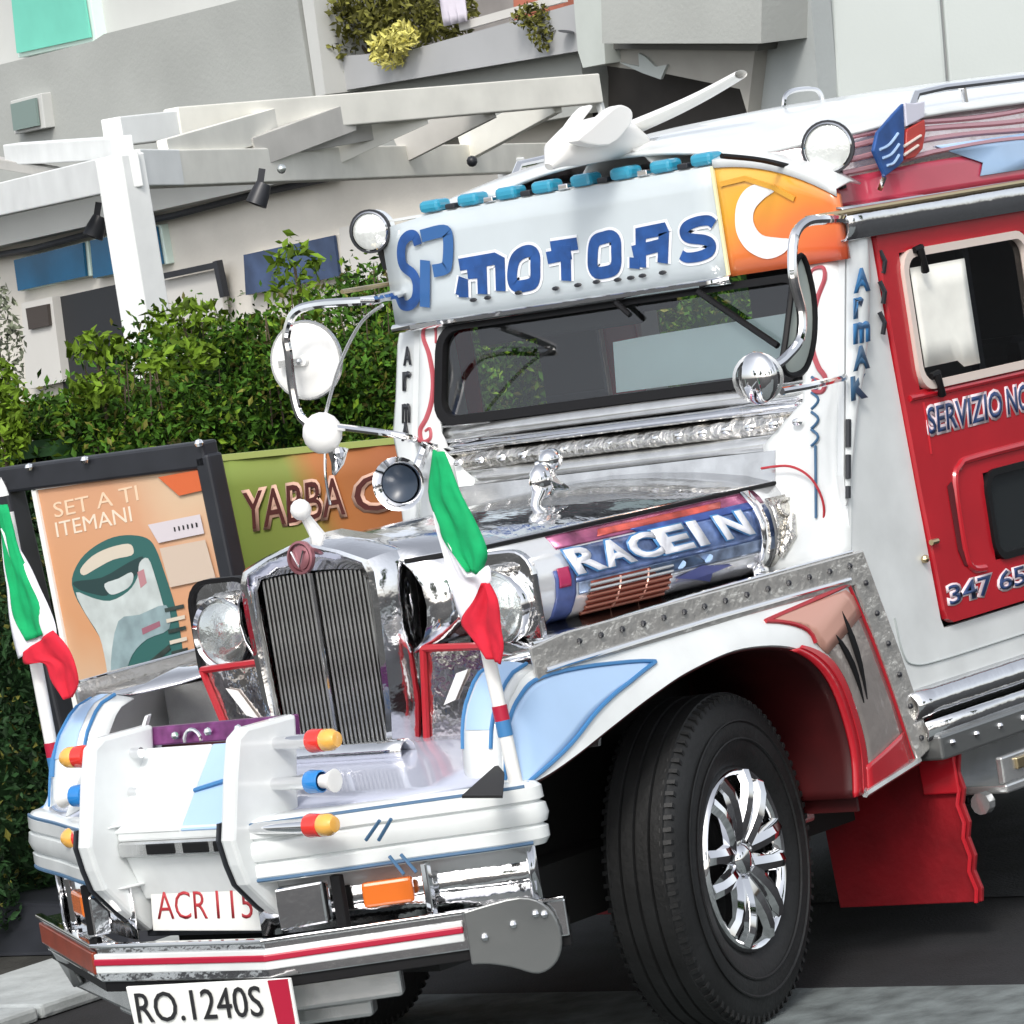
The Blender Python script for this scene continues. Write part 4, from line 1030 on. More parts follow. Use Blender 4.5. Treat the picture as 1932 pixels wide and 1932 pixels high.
def hpatch(name, x0, x1, v0, v1, m, d=.006, nx=8, nv=6, sk=0.0, label=None):
    g = G(); rows = []
    for i in range(nv + 1):
        v = v0 + (v1 - v0) * i / nv
        rows.append([HP(x0 + (x1 - x0) * k / nx + sk * (v - v0), v, d) for k in range(nx + 1)])
    g.grid(rows); return part(name, g, m, HS, smooth=True, solid=.003, label=label)
hpatch('decal', .18, -.56, .42, .80, mat('decal_blue', (.14, .21, .42), .25, var=.6, vscale=20, metal=.45, coat=.4), .005)
hpatch('decal', .20, -.56, .82, .97, mat('decal_magenta', (.36, .10, .20), .25, var=.6, vscale=14, metal=.6, coat=.4), .005)
hpatch('decal', .05, -.40, .86, .93, mat('decal_red_flame', (.55, .10, .08), .3, var=.5, vscale=20, metal=.3), .007, sk=-.3)
hpatch('decal', -.10, -.55, .78, .86, mat('decal_deep_blue', (.05, .09, .30), .3, var=.5, vscale=18, metal=.3), .0075, sk=.4)
hpatch('decal', -.12, -.30, .30, .41, mat('decal_dark_slate', (.05, .08, .14), .3, var=.6, vscale=30, metal=.3), .008, sk=.3)
hpatch('decal', .16, -.56, .28, .42, mat('decal_slate', (.20, .26, .38), .3, var=.5, vscale=22, metal=.5), .006)
hpatch('decal', -.16, -.56, .02, .27, mat('decal_pale', (.60, .61, .64), .2, metal=.8, var=.2, vscale=10), .005)
hpatch('decal', .24, .17, .0, .6, mat('decal_navy', (.06, .09, .24), .35, var=.5, vscale=14), .006)
hpatch('decal', .23, .19, .4, .62, mat('decal_crimson', (.40, .03, .10), .3), .009)
hpatch('louvre_backing', .12, -.17, .02, .40, 'brownred', .007)
for k in range(6):
    g = G(); g.tube([HP(.13 - .03 * q, .05 + .062 * k, .012) for q in range(11)], .0045, 6); part('louvre_bar', g, mat('louvre_copper', (.34, .13, .09), .35, metal=.5) if k < 4 else 'steel', HS, smooth=True)
for x in (.02, -.08):
    g = G(); g.tube([HP(x, .03 + .06 * q, .013) for q in range(7)], .003, 6); part('louvre_bar', g, 'salmon', HS, smooth=True)
g = G(); g.prism([HP(x, v, .009) for x, v in [(-.19, .20), (-.28, .28), (-.40, .20), (-.33, .16), (-.34, .06), (-.26, .14)]], (0, .003, 0)); part('decal', g, mat('decal_violet', (.10, .12, .32), .3, metal=.4), HS)
def htext(s, x0, x1, v0, v1, m, d, bold=.03, sk=.02):
    a, b, c = HP(x0, v0, d), HP(x1, v0, d), HP(x0 + sk, v1, d)
    text('hood_lettering', s, a, b - a, c - a, m, HS, .002, bold=bold)
for k, ch in enumerate('RACEIN'):
    x0 = .17 - .105 * k if k < 4 else (-.265, -.37)[k - 4]
    wd = .095 if ch != 'I' else .035
    for dd, mm, bo in ((.017, 'mblue', .07), (.0195, 'hoodw', .035)):
        htext(ch, x0, x0 - wd, .52, .79, mm, dd, bo)
for x in (-.20, -.30):
    g = G(); g.tube([HP(x, .35, .012), HP(x - .002, .34, .012)], .014, 8); part('decal_dot', g, 'lblue', HS)
# vertical strap and latch near the rear of the hood side, embossed rear panel
g = G(); rows = [[HP(-.50 - .03 * k / 2, v, .016) for k in range(3)] for v in (.02, .2, .4, .6, .8, .98)]
g.grid(rows); part('hood_strap', g, 'chromes', HS, smooth=True, solid=.01)
g = G(); c = HP(-.515, .04, .03); g.ball(c, .028, 10, sc=(1.1, .8, .8)); g.tube([c + V((0, 0, .02)), c + V((0, .0, .06))], .012, 8); part('hood_latch', g, 'chromes', HS, smooth=True)
hpatch('embossed_panel', -.565, -.70, .06, .86, 'emboss', .012)
g = G(); rr = [HP(-.62 + .035 * math.cos(a), .72 + .10 * math.sin(a), .02) for a in [2 * math.pi * k / 14 for k in range(14)]]; g.tube(rr, .005, 6, closed=True)
g.tube([HP(-.62, .62, .02), HP(-.60, .40, .024), HP(-.58, .16, .02)], [.012, .02, .008], 8); g.tube([HP(-.62, .6, .02), HP(-.66, .36, .024), HP(-.67, .14, .02)], [.01, .018, .008], 8); g.tube([HP(-.585, .5, .02), HP(-.655, .46, .02)], .009, 8)
part('embossed_figure', g, 'emboss', HS, smooth=True)
g = G(); g.tube(curve([(-0.635,0.513,1.344),(-0.635,0.605,1.341),(-0.635,0.668,1.3),(-0.635,0.692,1.227),(-0.635,0.664,1.16),(-0.635,0.6,1.133)], 6), .0035, 6); part('pin_stripe', g, 'redtrim', J, smooth=True)
# latch at the nose of the hood
g = G(); c = V((0.5,0.19,1.312)); g.ball(c, .026, 8, sc=(.7, 1.3, .7)); g.tube([c + V((0, -.05, -.01)), c], .012, 6); part('nose_latch', g, 'black', J, smooth=True)
# hood ornament: chrome bird-like figure on a stem
ob = V((-0.031,0.2,1.326)); ot = V((-0.173,0.2,1.484)); om = lerp(ob, ot, .55)
g = G(); g.tube([ob + V((0, 0, -.03)), lerp(ob, ot, .25), lerp(ob, ot, .4)], [.012, .014, .02], 10)
g.ball(om, .045, 12, sc=(1.1, .62, 1.05)); g.ball(lerp(ob, ot, .86), .036, 12, sc=(1.1, .8, .85)); g.tube([lerp(ob, ot, .8), lerp(ob, ot, .86) + V((.03, -.03, -.005))], [.02, .006], 8)
g.tube([om, om + V((-.06, .03, -.03))], [.03, .004], 8); g.ball(ob, .022, 8, sc=(1.6, 1, .5))
part('hood_ornament', g, 'chromes', J, smooth=True)

# ---- radiator shell and grille
def shell(y0, z0, z1, zp, k=10):
    return [(-y0 * .86, z0), (y0 * .86, z0), (y0 * .93, z0 + .1), (y0, z1 - .12), (y0, z1 - .03), (y0 * .93, z1), (y0 * .55, z1 + (zp - z1) * .5), (0, zp),
            (-y0 * .55, z1 + (zp - z1) * .5), (-y0 * .93, z1), (-y0, z1 - .03), (-y0, z1 - .12), (-y0 * .93, z0 + .1)]
g = G(); inner = [(-.165, .868), (.165, .868), (.175, .97), (.183, 1.18), (.183, 1.27), (.165, 1.297), (.09, 1.305), (0, 1.307), (-.09, 1.305), (-.165, 1.297), (-.183, 1.27), (-.183, 1.18), (-.175, .97)]
rows = []
for w, x, up in ((None, .615, 0), (.205, .632, 0), (.222, .63, .004), (.240, .60, .01), (.252, .55, .014), (.25, .47, .014)):
    s = inner if w is None else shell(w, .855 - (w - .2) * .1, 1.315 + up, 1.375 + up)
    rows.append([(x, y, z) for y, z in s] + [(x, s[0][0], s[0][1])])
g.grid(rows); sh = part('radiator_shell', g, 'chrome', J, smooth=30, solid=.004)
g = G(); g.prism([(.575, y, z) for y, z in inner], (-.03, 0, 0)); part('grille_backing', g, 'under', J)
g = G(); g.box((-.004, -.0035, .0), (.012, .0035, .43)); sl = part('slat', g, 'slat', sh, bevel=.0012)
sl.location = (.595, -.168, .870)
for i in range(1, 25):
    again(sl, 'slat', (0, .014 * i, 0), sh)
for c in [c for c in sh.children if c.name.startswith('slat')]:
    if abs(c.location.y) < .006: c.location.x += .006; c.data = c.data.copy(); c.data.materials[0] = M['chromes']; c.scale.y = 1.4; c['label'] = 'bright centre slat of the grille'
    c.scale.z = 1.0 - .02 * (abs(c.location.y) / .17) ** 4
g = G(); g.lathe([(0, .014), (.022, .014), (.03, .010), (.03, .0), (.042, .0), (.042, .012), (.036, .014), (.034, .0)], (.632, 0, 1.342), (1, 0, .1), 20); em = part('radiator_badge', g, mat('badge_plum', (.34, .14, .16), .3, metal=.5), sh, smooth=True)
g = G(); g.tube([(.648, -.02, 1.36), (.648, .0, 1.32), (.648, .02, 1.36)], .004, 6); part('badge_mark', g, 'chromes', sh)
g = G(); g.ball((0.611,0,1.459), .027, 12); g.tube([(.56, 0, 1.38), V((0.611,0,1.459))], [.02, .01], 8); part('radiator_cap', g, 'white2', J, smooth=True)

# ---- headlamps in chrome plates
for sy in (1, -1):
    yc = .455 * sy
    pl = rrect(yc - .115, yc + .115, 1.012, 1.292, .065)
    g = G(); g.prism([(.43, y, z) for y, z in pl], (.022, 0, 0)); hp = part('headlamp_plate', g, 'chrome', J, bevel=.006)
    if sy < 0: ringpart('plate_rim', rrect(yc - .120, yc + .120, 1.007, 1.297, .07), rrect(yc - .108, yc + .108, 1.019, 1.285, .06), .03, 'black', hp, lambda p, d: (.432 + d, p[0], p[1]))
    g = G(); g.lathe([(.0, .055), (.05, .05), (.078, .035), (.085, .02)], (.455, yc, 1.155), (1, 0, 0), 24); hl = part('headlamp_lens', g, 'lens', hp, smooth=True)
    g = G(); g.lathe([(.084, .01), (.084, .03), (.094, .036), (.10, .024), (.098, .0)], (.452, yc, 1.155), (1, 0, 0), 24); part('headlamp_rim', g, 'chromes', hp, smooth=True)
    g = G(); g.ball((.47, yc + .02, 1.245), .03, 10, sc=(.5, 1.6, .6)); g.ball((.465, yc - .06, 1.235), .02, 8, sc=(.5, 1.4, .6)); part('plate_ornament', g, 'emboss', hp, smooth=True)
    # red framed panel under the lamp
    g = G(); q = [(x_, sy * y_, z_) for x_, y_, z_ in [(0.545,0.27,1.082),(0.545,0.478,1.074),(0.545,0.397,0.827),(0.545,0.232,0.833)]]
    g.prism(q, (-.012, 0, 0)); ap = part('apron_panel', g, mat('mirror_panel', (.72, .68, .66), .12, 1.0, bump=.5, bscale=8, bdist=.03), J)
    g = G()
    for a, b in zip(q, q[1:] + q[:1]): g.tube([V(a) + V((.006, 0, 0)), V(b) + V((.006, 0, 0))], .0095, 6)
    part('apron_frame', g, 'redtrim', ap, smooth=True)
    g = G()
    g.prism([(.55, sy * y_, z_) for x_, y_, z_ in [(0.55,0.309,0.938),(0.55,0.365,1.014),(0.55,0.404,1.022),(0.55,0.348,0.949)]], (.003, 0, 0)); part('apron_flash', g, 'white2', ap)
    # sloping catwalk between hood and fender
    rows = []
    for t in range(5):
        x = .42 - .27 * t; rows.append([(x, sy * (hood_hw(x) - .05), 1.078), (x, sy * .60, 1.070), (x, sy * .68, 1.072), (x, sy * .735, 1.064)])
    rows.insert(0, [(.46, sy * .40, 1.075), (.60, sy * .52, 1.05), (.68, sy * .62, 1.04), (.70, sy * .72, 1.055)])
    g = G(); g.grid(rows); part('fender_shelf', g, 'chrome', J, smooth=True, solid=.006)
    g = G(); g.prism([(.43, .27 * sy, 1.06), (.43, .74 * sy, 1.02), (.47, .70 * sy, .80), (.49, .27 * sy, .78)], (-.01, 0, 0)); part('inner_apron', g, 'steel', J)

# ---- fenders
FA = [(.90, .787), (.868, .91), (.81, .985), (.70, 1.032), (.35, 1.036), (0, 1.034), (-.3, 1.032), (-.640, 1.032), (-.70, .87), (-.76, .69), (-.815, .52)]
FB = [(.895, .783), (.80, .794), (.68, .82), (.54, .857), (.36, .902), (.19, .934), (-.03, .948), (-.26, .908), (-.40, .806), (-.455, .63), (-.437, .495)]
def fpoly(P, u, smooth):
    n = len(P) - 1; q = u * n; i = min(int(q), n - 1); t = q - i
    p1, p2 = V((*P[i], 0)), V((*P[i + 1], 0))
    if not smooth: return p1.lerp(p2, t)
    p0 = V((*P[max(i - 1, 0)], 0)); p3 = V((*P[min(i + 2, n)], 0))
    return .5 * ((2 * p1) + (p2 - p0) * t + (2 * p0 - 5 * p1 + 4 * p2 - p3) * t * t + (3 * p1 - p0 - 3 * p2 + p3) * t ** 3)
def FS(u, t, sy=1, d=0):
    a, b = fpoly(FA, u, u < .36), fpoly(FB, u, True)
    p = a.lerp(b, t); y = .742 + .062 * t ** 1.4 + .012 * math.sin(math.pi * t)
    return V((p.x, sy * (y + d), p.y))
def fpatch(name, u0, u1, tl, th, m, sy, d=.004, nu=24, nt=8, parent=None):
    rows = []
    for i in range(nt + 1):
        rows.append([FS(u0 + (u1 - u0) * k / nu, tl(k / nu) + (th(k / nu) - tl(k / nu)) * i / nt, sy, d) for k in range(nu + 1)])
    g = G(); g.grid(rows); return part(name, g, m, parent or J, smooth=True, solid=.003)
def ptube(name, uts, r, m, sy, parent, d=.007):
    g = G(); g.tube([FS(u, t, sy, d) for u, t in uts], r, 6); return part(name, g, m, parent, smooth=True)
for sy in (1, -1):
    g = G(); rows = [[FS(k / 60, i / 8, sy) for k in range(61)] for i in range(9)]
    rows.append([FS(k / 60, 1, sy) + V((0, -.012 * sy, -.006 if k < 45 else 0)) for k in range(61)])
    rows.append([FS(k / 60, 1, sy) + V((0, -.05 * sy, 0)) for k in range(61)])
    g.grid(rows); fe = part('fender', g, 'white', J, smooth=True, solid=.006)
    # nose of the fender, wrapping round to the headlamp side
    g = G(); rows = []
    for k in range(10):
        u = .30 * k / 9; p = fpoly(FA, u, True); r = []
        for j in range(9):
            t = j / 8; y = .742 - .155 * t
            r.append((p.x + .03 * math.sin(math.pi * t) - .06 * t * t * (1 - k / 9), sy * y, p.y + .02 * math.sin(math.pi * t) * (k / 9)))
        rows.append(r)
    g.grid(rows); no = part('fender_nose', g, 'white', J, smooth=True, solid=.006)
    if True:
        g = G(); g.grid([[V(q) + V((.004, 0, .004)) for q in r[1:6]] for r in rows[3:10]]); part('nose_panel', g, 'lblue', no, smooth=True)
        for jj in (1, 6):
            g = G(); g.tube([V(r[jj]) + V((.006, 0, .005)) for r in rows[2:10]], .005, 6); part('pin_stripe', g, 'mblue', no, smooth=True)
    tl = lambda k: .05 + .44 * k ** 5
    th = lambda k: .88 - .38 * k ** 3.2
    fpatch('fender_panel', .015, .42, tl, th, 'lblue', sy, parent=fe)
    ptube('pin_stripe', [(.015 + .405 * k / 24, tl(k / 24)) for k in range(25)], .0055, 'mblue', sy, fe)
    ptube('pin_stripe', [(.015 + .405 * k / 24, th(k / 24)) for k in range(25)], .0055, 'mblue', sy, fe)
    # tail of the fender: mirrored panel with red outlines
    tl2 = lambda k: .42 * (1 - k) ** 2 * (k < .45) + .06; th2 = lambda k: .62 if k > .2 else .45 + .85 * k
    fpatch('fender_tail_panel', .665, .985, lambda k: .10 + .30 * max(0, 1 - 5 * k), lambda k: .86 - .40 * max(0, 1 - 4 * k), mat('tail_panel_steel', (.50, .45, .42), .22, .6, bump=.4, bscale=8, bdist=.02), sy, parent=fe)
    fpatch('fender_tail_flash', .61, .755, lambda k: max(.10, .45 - .45 * k), lambda k: min(.87, .47 + .50 * k), 'salmon', sy, d=.007, nu=8, parent=fe)
    ptube('red_line', [(.60 + .10 * k / 10, .46 - .38 * k / 10) for k in range(11)], .006, 'redtrim', sy, fe)
    ptube('red_line', [(.60 + .12 * k / 8, .46 + .40 * k / 8) for k in range(9)], .006, 'redtrim', sy, fe)
    fpatch('arch_band', .70, .995, lambda k: .88 + .08 * max(0, 1 - 4 * k), lambda k: .99, 'red', sy, d=.008, parent=fe)
    ptube('red_line', [(.70 + .30 * k / 10, .10) for k in range(11)], .005, 'redtrim', sy, fe)
    for (a, b) in (((.72, .36), (.86, .62)), ((.74, .62), (.86, .70))):
        ptube('dark_feather', [(a[0] + (b[0] - a[0]) * k / 6, a[1] + (b[1] - a[1]) * k / 6) for k in range(7)], [.003, .009, .012, .012, .010, .006, .002], 'black', sy, fe, d=.006)
    # red end cap and trim at the rear bottom
    g = G(); g.prism([FS(1, .0, sy, 0), FS(1, 1, sy, 0), FS(1, 1, sy, 0) + V((-.01, -.12 * sy, 0)), FS(1, 0, sy, 0) + V((0, -.10 * sy, 0))], (0, 0, .01)); part('fender_foot', g, 'redin', fe)
    fpatch('fender_foot_panel', .945, .998, lambda k: .12, lambda k: .92, 'red', sy, d=.010, nu=6, parent=fe)
    g = G(); g.tube([FS(1, .05, sy, .012), FS(1, .98, sy, .012)], .010, 6); part('foot_trim', g, 'steel', fe)
    # red inner lip and liner
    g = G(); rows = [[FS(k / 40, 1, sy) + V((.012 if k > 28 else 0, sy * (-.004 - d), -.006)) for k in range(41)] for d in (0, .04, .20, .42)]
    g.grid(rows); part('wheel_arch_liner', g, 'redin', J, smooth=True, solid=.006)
    g = G(); rows = [[FS(.70 + .30 * k / 20, 1, sy) + V((q, sy * .004, 0)) for k in range(21)] for q in (-.004, .034)]
    g.grid(rows); part('arch_lip', g, 'red', J, smooth=True, solid=.008)
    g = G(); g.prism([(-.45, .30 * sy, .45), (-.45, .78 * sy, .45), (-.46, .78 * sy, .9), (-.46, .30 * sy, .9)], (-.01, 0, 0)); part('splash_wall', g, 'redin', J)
    # riveted chrome strip along the top and down the back of the fender
    path = [(.735, 1.042), (.60, 1.056), (0, 1.056), (-.655, 1.056), (-.745, .80), (-.83, .53)]
    g = G(); ribbon(g, [(x, sy * .750, z) for x, z in path], .084, (0, sy, 0), .010); st = part('fender_strip', g, 'stripm', J, bevel=.004)
    rv = []
    for a, b in zip(path[1:], path[2:]):
        a, b = V((a[0], 0, a[1])), V((b[0], 0, b[1])); n = max(2, int((b - a).length / .085))
        rv += [(a.lerp(b, (i + .5) / n).x, sy * .763, a.lerp(b, (i + .5) / n).z + (.012 if abs(a.z - b.z) < .05 else 0)) for i in range(n)]
    many('rivet', rv, .008, 'framek', st)
    g = G(); g.tube([(.72, sy * .752, 1.090), (0, sy * .752, 1.102), (-.645, sy * .752, 1.102), (-.69, sy * .752, 1.04), (-.86, sy * .757, .53)], .004, 6); part('strip_edge', g, 'chromes', st)
    g = G(); g.tube([(.70, sy * .763, 1.024), (0, sy * .763, 1.034), (-.60, sy * .763, 1.034)], .006, 6); part('strip_bead', g, 'chromes', st, smooth=True)
    # mud flap
    g = G(); ol = [(.30, .545), (.775, .545), (.782, .50), (.772, .455), (.784, .41), (.772, .37), (.786, .32), (.776, .28), (.790, .23), (.780, .19), (.796, .14), (.79, .105), (.33, .10)]
    rows = []
    g.prism([(-.955 + .03 * (.55 - z), sy * y, z) for y, z in ol], (-.012, 0, 0)); mf = part('mud_flap', g, 'flap', J, bevel=.002)
    g = G(); g.tube([(-.945 + .03 * (.55 - z), sy * (y - .012), z) for y, z in ol[1:12]], .006, 6); part('flap_edge', g, 'red', mf, smooth=True)
    g = G(); g.prism([(-.935, sy * .66, .40), (-.935, sy * .776, .40), (-.93, sy * .776, .575), (-.93, sy * .66, .575)], (-.01, 0, 0)); part('flap_block', g, 'red', mf, bevel=.01)
    g = G(); g.box((-.94, .34 if sy > 0 else -.79, .545), (-.90, .79 if sy > 0 else -.34, .565)); part('flap_hanger', g, 'under', mf)

# ---- wheels
def wheel(loc, turn, sy):
    W = Matrix.Translation(V(loc)) @ Matrix.Rotation(turn, 4, 'Z') @ Matrix.Scale(1, 4)
    T = lambda g: ([setattr(v, '__dict__', 0) for v in []], g)[1]
    def fin(g): g.v = [W @ V((v.x, sy * v.y, v.z)) for v in g.v]; return g
    R = .42; w = .108
    prof = [(.235, -.085), (.26, -.105), (.33, -w - .006), (.377, -w + .006), (.404, -w + .016), (.418, -w + .036)]
    for k in range(4):
        y = -.07 + .0467 * k; prof += [(R, y - .002), (R, y + .014)] if 0 else []
    tread = []
    for y0, y1 in ((-.075, -.045), (-.035, -.006), (.006, .035), (.045, .075)): tread += [(.411, y0 - .004), (R, y0 - .001), (R, y1 + .001), (.411, y1 + .004)]
    prof2 = [(r, -y) for r, y in prof[::-1]]
    g = G(); g.lathe(prof + tread + prof2, (0, 0, 0), (0, 1, 0), 72)
    ty = part('wheel', fin(g), 'tyre', J, smooth=True)
    g = G()
    for i in range(84):
        a = 2 * math.pi * i / 84; c, s_ = math.cos(a), math.sin(a)
        for y0, y1, r0 in ((.068, .096, .414), (-.096, -.068, .414)):
            da = .022; q = []
            for r in (.396, .4205):
                for yy, aa in ((y0, a - da), (y1, a - da + .008), (y1, a + da * .2 + .008), (y0, a + da * .2)):
                    rr = r - (.010 if abs(yy) > .09 else 0); q.append((rr * math.cos(aa), yy, rr * math.sin(aa)))
            g.hexa(q)
    part('tread_blocks', fin(g), 'tyre', ty, kind='stuff')
    g = G()
    for r in (.30, .345): g.lathe([(r - .004, w + .0035), (r, w + .0075), (r + .004, w + .006)], (0, 0, 0), (0, 1, 0), 60)
    part('sidewall_ring', fin(g), 'tyre', ty, smooth=True)
    g = G(); g.lathe([(.245, -.06), (.205, -.05), (.20, .04), (.205, .085), (.215, .100), (.226, .104), (.232, .098), (.235, .085)], (0, 0, 0), (0, 1, 0), 56)
    part('rim', fin(g), 'chromes', ty, smooth=True)
    g = G(); g.lathe([(.0, .02), (.20, .01)], (0, 0, 0), (0, 1, 0), 40); part('brake_disc', fin(g), 'under', ty)
    for i in range(6):
        a = 2 * math.pi * i / 6
        g = G()
        for o in (-1, 1):
            pts = []
            for k in range(6):
                t = k / 5; r = .055 + .155 * t; off = o * (.025 + .017 * t); y = .075 + .022 * t + .012 * math.sin(math.pi * t) - .012 * (t > .9)
                ca, sa = math.cos(a), math.sin(a); pts.append((r * ca - off * sa, y, r * sa + off * ca))
            g.tube(pts, [.027, .027, .026, .025, .024, .027], 8)
        part('spoke', fin(g), 'chromes', ty, smooth=True)
    g = G(); g.lathe([(0, .108), (.02, .107), (.036, .100), (.042, .088), (.07, .082), (.075, .06)], (0, 0, 0), (0, 1, 0), 24); part('hub_cap', fin(g), 'chromes', ty, smooth=True)
    many('wheel_nut', [W @ V((.055 * math.cos(2 * math.pi * i / 6 + .77), sy * .088, .055 * math.sin(2 * math.pi * i / 6 + .77))) for i in range(6)], .009, 'steel', ty)
    return ty
wheel((0, .626, .42), math.radians(11), 1)
wheel((0, -.626, .42), math.radians(11), -1)
wheel((-3.0, .612, .43), 0, 1)
wheel((-3.0, -.64, .43), 0, -1)

# ---- front deck and bumper
g = G(); rows = []
for x, z in ((.44, .86), (.62, .855), (.75, .835), (.95, .80), (1.10, .785)):
    w = {.44: .42, .62: .50, .75: .70, .95: .70, 1.10: .46}[x]
    rows.append([(x, -w + 2 * w * k / 10, z) for k in range(11)])
g.grid(rows); part('deck', g, 'lav', J, smooth=True, solid=.008)
g = G(); rows = []
for a in range(6):
    q = math.radians(-20 + 200 * a / 5); rows.append([(.70 + .03 * math.cos(q), y, .852 + .03 * math.sin(q)) for y in (-.24, -.1, .1, .24, .30)])
g.grid(rows); part('deck_roll', g, 'chrome', J, smooth=True, solid=.004)
BP = [(.865, -.822), (.885, -.828), (.910, -.815), (.97, -.735), (1.07, -.56), (1.18, -.38), (1.26, -.22), (1.285, -.08), (1.29, 0)]
BP = BP + [(x, -y) for x, y in BP[-2::-1]]
bp = [(p.x, p.y) for p in curve([(x, y, 0) for x, y in BP], 4)]
def bnorm(i):
    a, b = bp[max(i - 1, 0)], bp[min(i + 1, len(bp) - 1)]; t = V((b[0] - a[0], b[1] - a[1], 0)).normalized(); return V((t.y, -t.x, 0))
def bsweep(prof, i0=0, i1=None):
    i1 = i1 or len(bp)
    return [[V((bp[i][0], bp[i][1], z)) + bnorm(i) * d for i in range(i0, i1)] for d, z in prof]
prof = [(-.16, .786), (-.03, .792), (-.008, .788), (.004, .778), (.006, .752), (-.004, .747), (-.004, .742), (.008, .737), (.012, .715), (.006, .698), (-.004, .694), (-.004, .689), (.006, .684), (.006, .660), (-.004, .646), (-.03, .642), (-.16, .64)]
n0 = len(bp)
iL = max(i for i in range(n0) if bp[i][1] < -.215) + 1; iR = min(i for i in range(n0) if bp[i][1] > .215)
g = G(); g.grid(bsweep(prof, 0, iL)); part('bumper', g, 'white', J, smooth=35, solid=.005)
g = G(); g.grid(bsweep(prof, iR, n0)); bu = part('bumper', g, 'white', J, smooth=35, solid=.005)
for z, dd in ((.783, .002), (.652, .006)):
    a_, b_ = (int(n0 * .62), n0 - 8)
    for (i0, i1) in ((a_, b_), (8, n0 - a_ - 1)):
        g = G(); g.tube([V((bp[i][0], bp[i][1], z)) + bnorm(i) * dd for i in range(i0, i1)], .0048, 6); part('pin_stripe', g, 'pinblue', bu, smooth=True)
for q in (((V((1.18,0.597,0.767)), V((1.18,0.546,0.723)))), ((V((1.16,0.615,0.766)), V((1.16,0.567,0.718)))), ((V((1.155,0.587,0.679)), V((1.155,0.622,0.635)))), ((V((1.135,0.605,0.678)), V((1.135,0.643,0.635))))):
    g = G(); g.tube(q, .0045, 6); part('pin_stripe', g, 'pinblue', bu)
# recessed chrome box below the bumper, with the amber lamps
cp = [(-.055, .640), (-.055, .512)]
g = G(); g.grid(bsweep(cp, 0, iL)); part('bumper_recess', g, 'chrome', J, smooth=True, solid=.004)
g = G(); g.grid(bsweep(cp, iR, n0)); bx = part('bumper_recess', g, 'chrome', J, smooth=True, solid=.004)
for sy in (1, -1):
    yA, yB = .42, .56
    P = lambda y, z, d=-.035: V((1.155 - (y - .42) * .66 + d * .85, sy * (y + .035 + d * .5), z))
    g = G(); g.hexa([P(.435, .552, -.05), P(.535, .552, -.05), P(.535, .612, -.05), P(.435, .612, -.05), P(.435, .552, -.02), P(.535, .552, -.02), P(.535, .612, -.02), P(.435, .612, -.02)]); part('indicator_lamp', g, 'orange', bx, bevel=.008)
    for y in (.39, .565):
        g = G(); g.beam(P(y, .515, -.03), P(y, .64, -.03), .02 if y != .39 else .03, .02, (1, 0, 0)); part('recess_post', g, 'chromes' if y != .39 else 'black', bx, bevel=.004)
    g = G(); g.hexa([P(.27, .53, -.05), P(.37, .53, -.05), P(.37, .63, -.05), P(.27, .63, -.05), P(.27, .53, -.0), P(.36, .53, -.03), P(.36, .63, -.03), P(.27, .63, -.0)]); part('recess_box', g, 'chrome', bx, bevel=.006)
# lower chrome bar in three straight runs, red and white stripes
LP = [(.885, -.86), (1.285, -.275), (1.285, .275), (1.02, .662), (.885, .86)]
def lsweep(pts, d):
    r = []
    for i, (x, y) in enumerate(pts):
        a = V(pts[max(i - 1, 0)]); b = V(pts[min(i + 1, len(pts) - 1)]); t = (b - a).normalized(); r.append(V((x + t.y * d, y - t.x * d, 0)))
    return r
def lbar(name, d0, d1, z0, z1, pts, m, parent=None, bevel=.004):
    a, b = lsweep(pts, d0), lsweep(pts, d1); g = G()
    for i in range(len(pts) - 1):
        q = [a[i] + V((0, 0, z0)), b[i] + V((0, 0, z0)), b[i + 1] + V((0, 0, z0)), a[i + 1] + V((0, 0, z0))]
        g.hexa(q + [p + V((0, 0, z1 - z0)) for p in q])
    bm_ = part(name, g, m, parent or J, bevel=bevel); return bm_
lb = lbar('lower_bar', -.06, -.002, .425, .512, LP, 'chrome')
sp = [LP[1], LP[2], LP[3]]
lbar('white_stripe', -.004, .008, .448, .496, [(1.286, -.278), (1.285, .275), (1.022, .66)], 'white', lb, .003)
lbar('red_stripe', -.004, .012, .468, .484, [(1.286, -.278), (1.285, .275), (1.022, .66)], 'crimson', lb, .003)
lbar('red_stripe', -.004, .010, .445, .500, [(.885, -.86), (1.283, -.282)], mat('rust_red_bar', (.28, .045, .02), .3, var=.2, vscale=14), lb, .004)
lbar('bar_lip', -.004, .016, .512, .522, LP, 'chromes', lb, .003)
lbar('bar_shadow_gap', -.07, -.01, .400, .425, LP, 'black', lb, .002)
lbar('valance', -.09, -.03, .33, .400, [(.93, -.78), (1.24, -.275), (1.24, .275), (1.09, .50)], 'steel', lb, .01)
lbar('valance', -.13, -.06, .285, .33, [(1.05, -.55), (1.22, -.26), (1.22, .26), (1.13, .42)], 'steel', lb, .01)
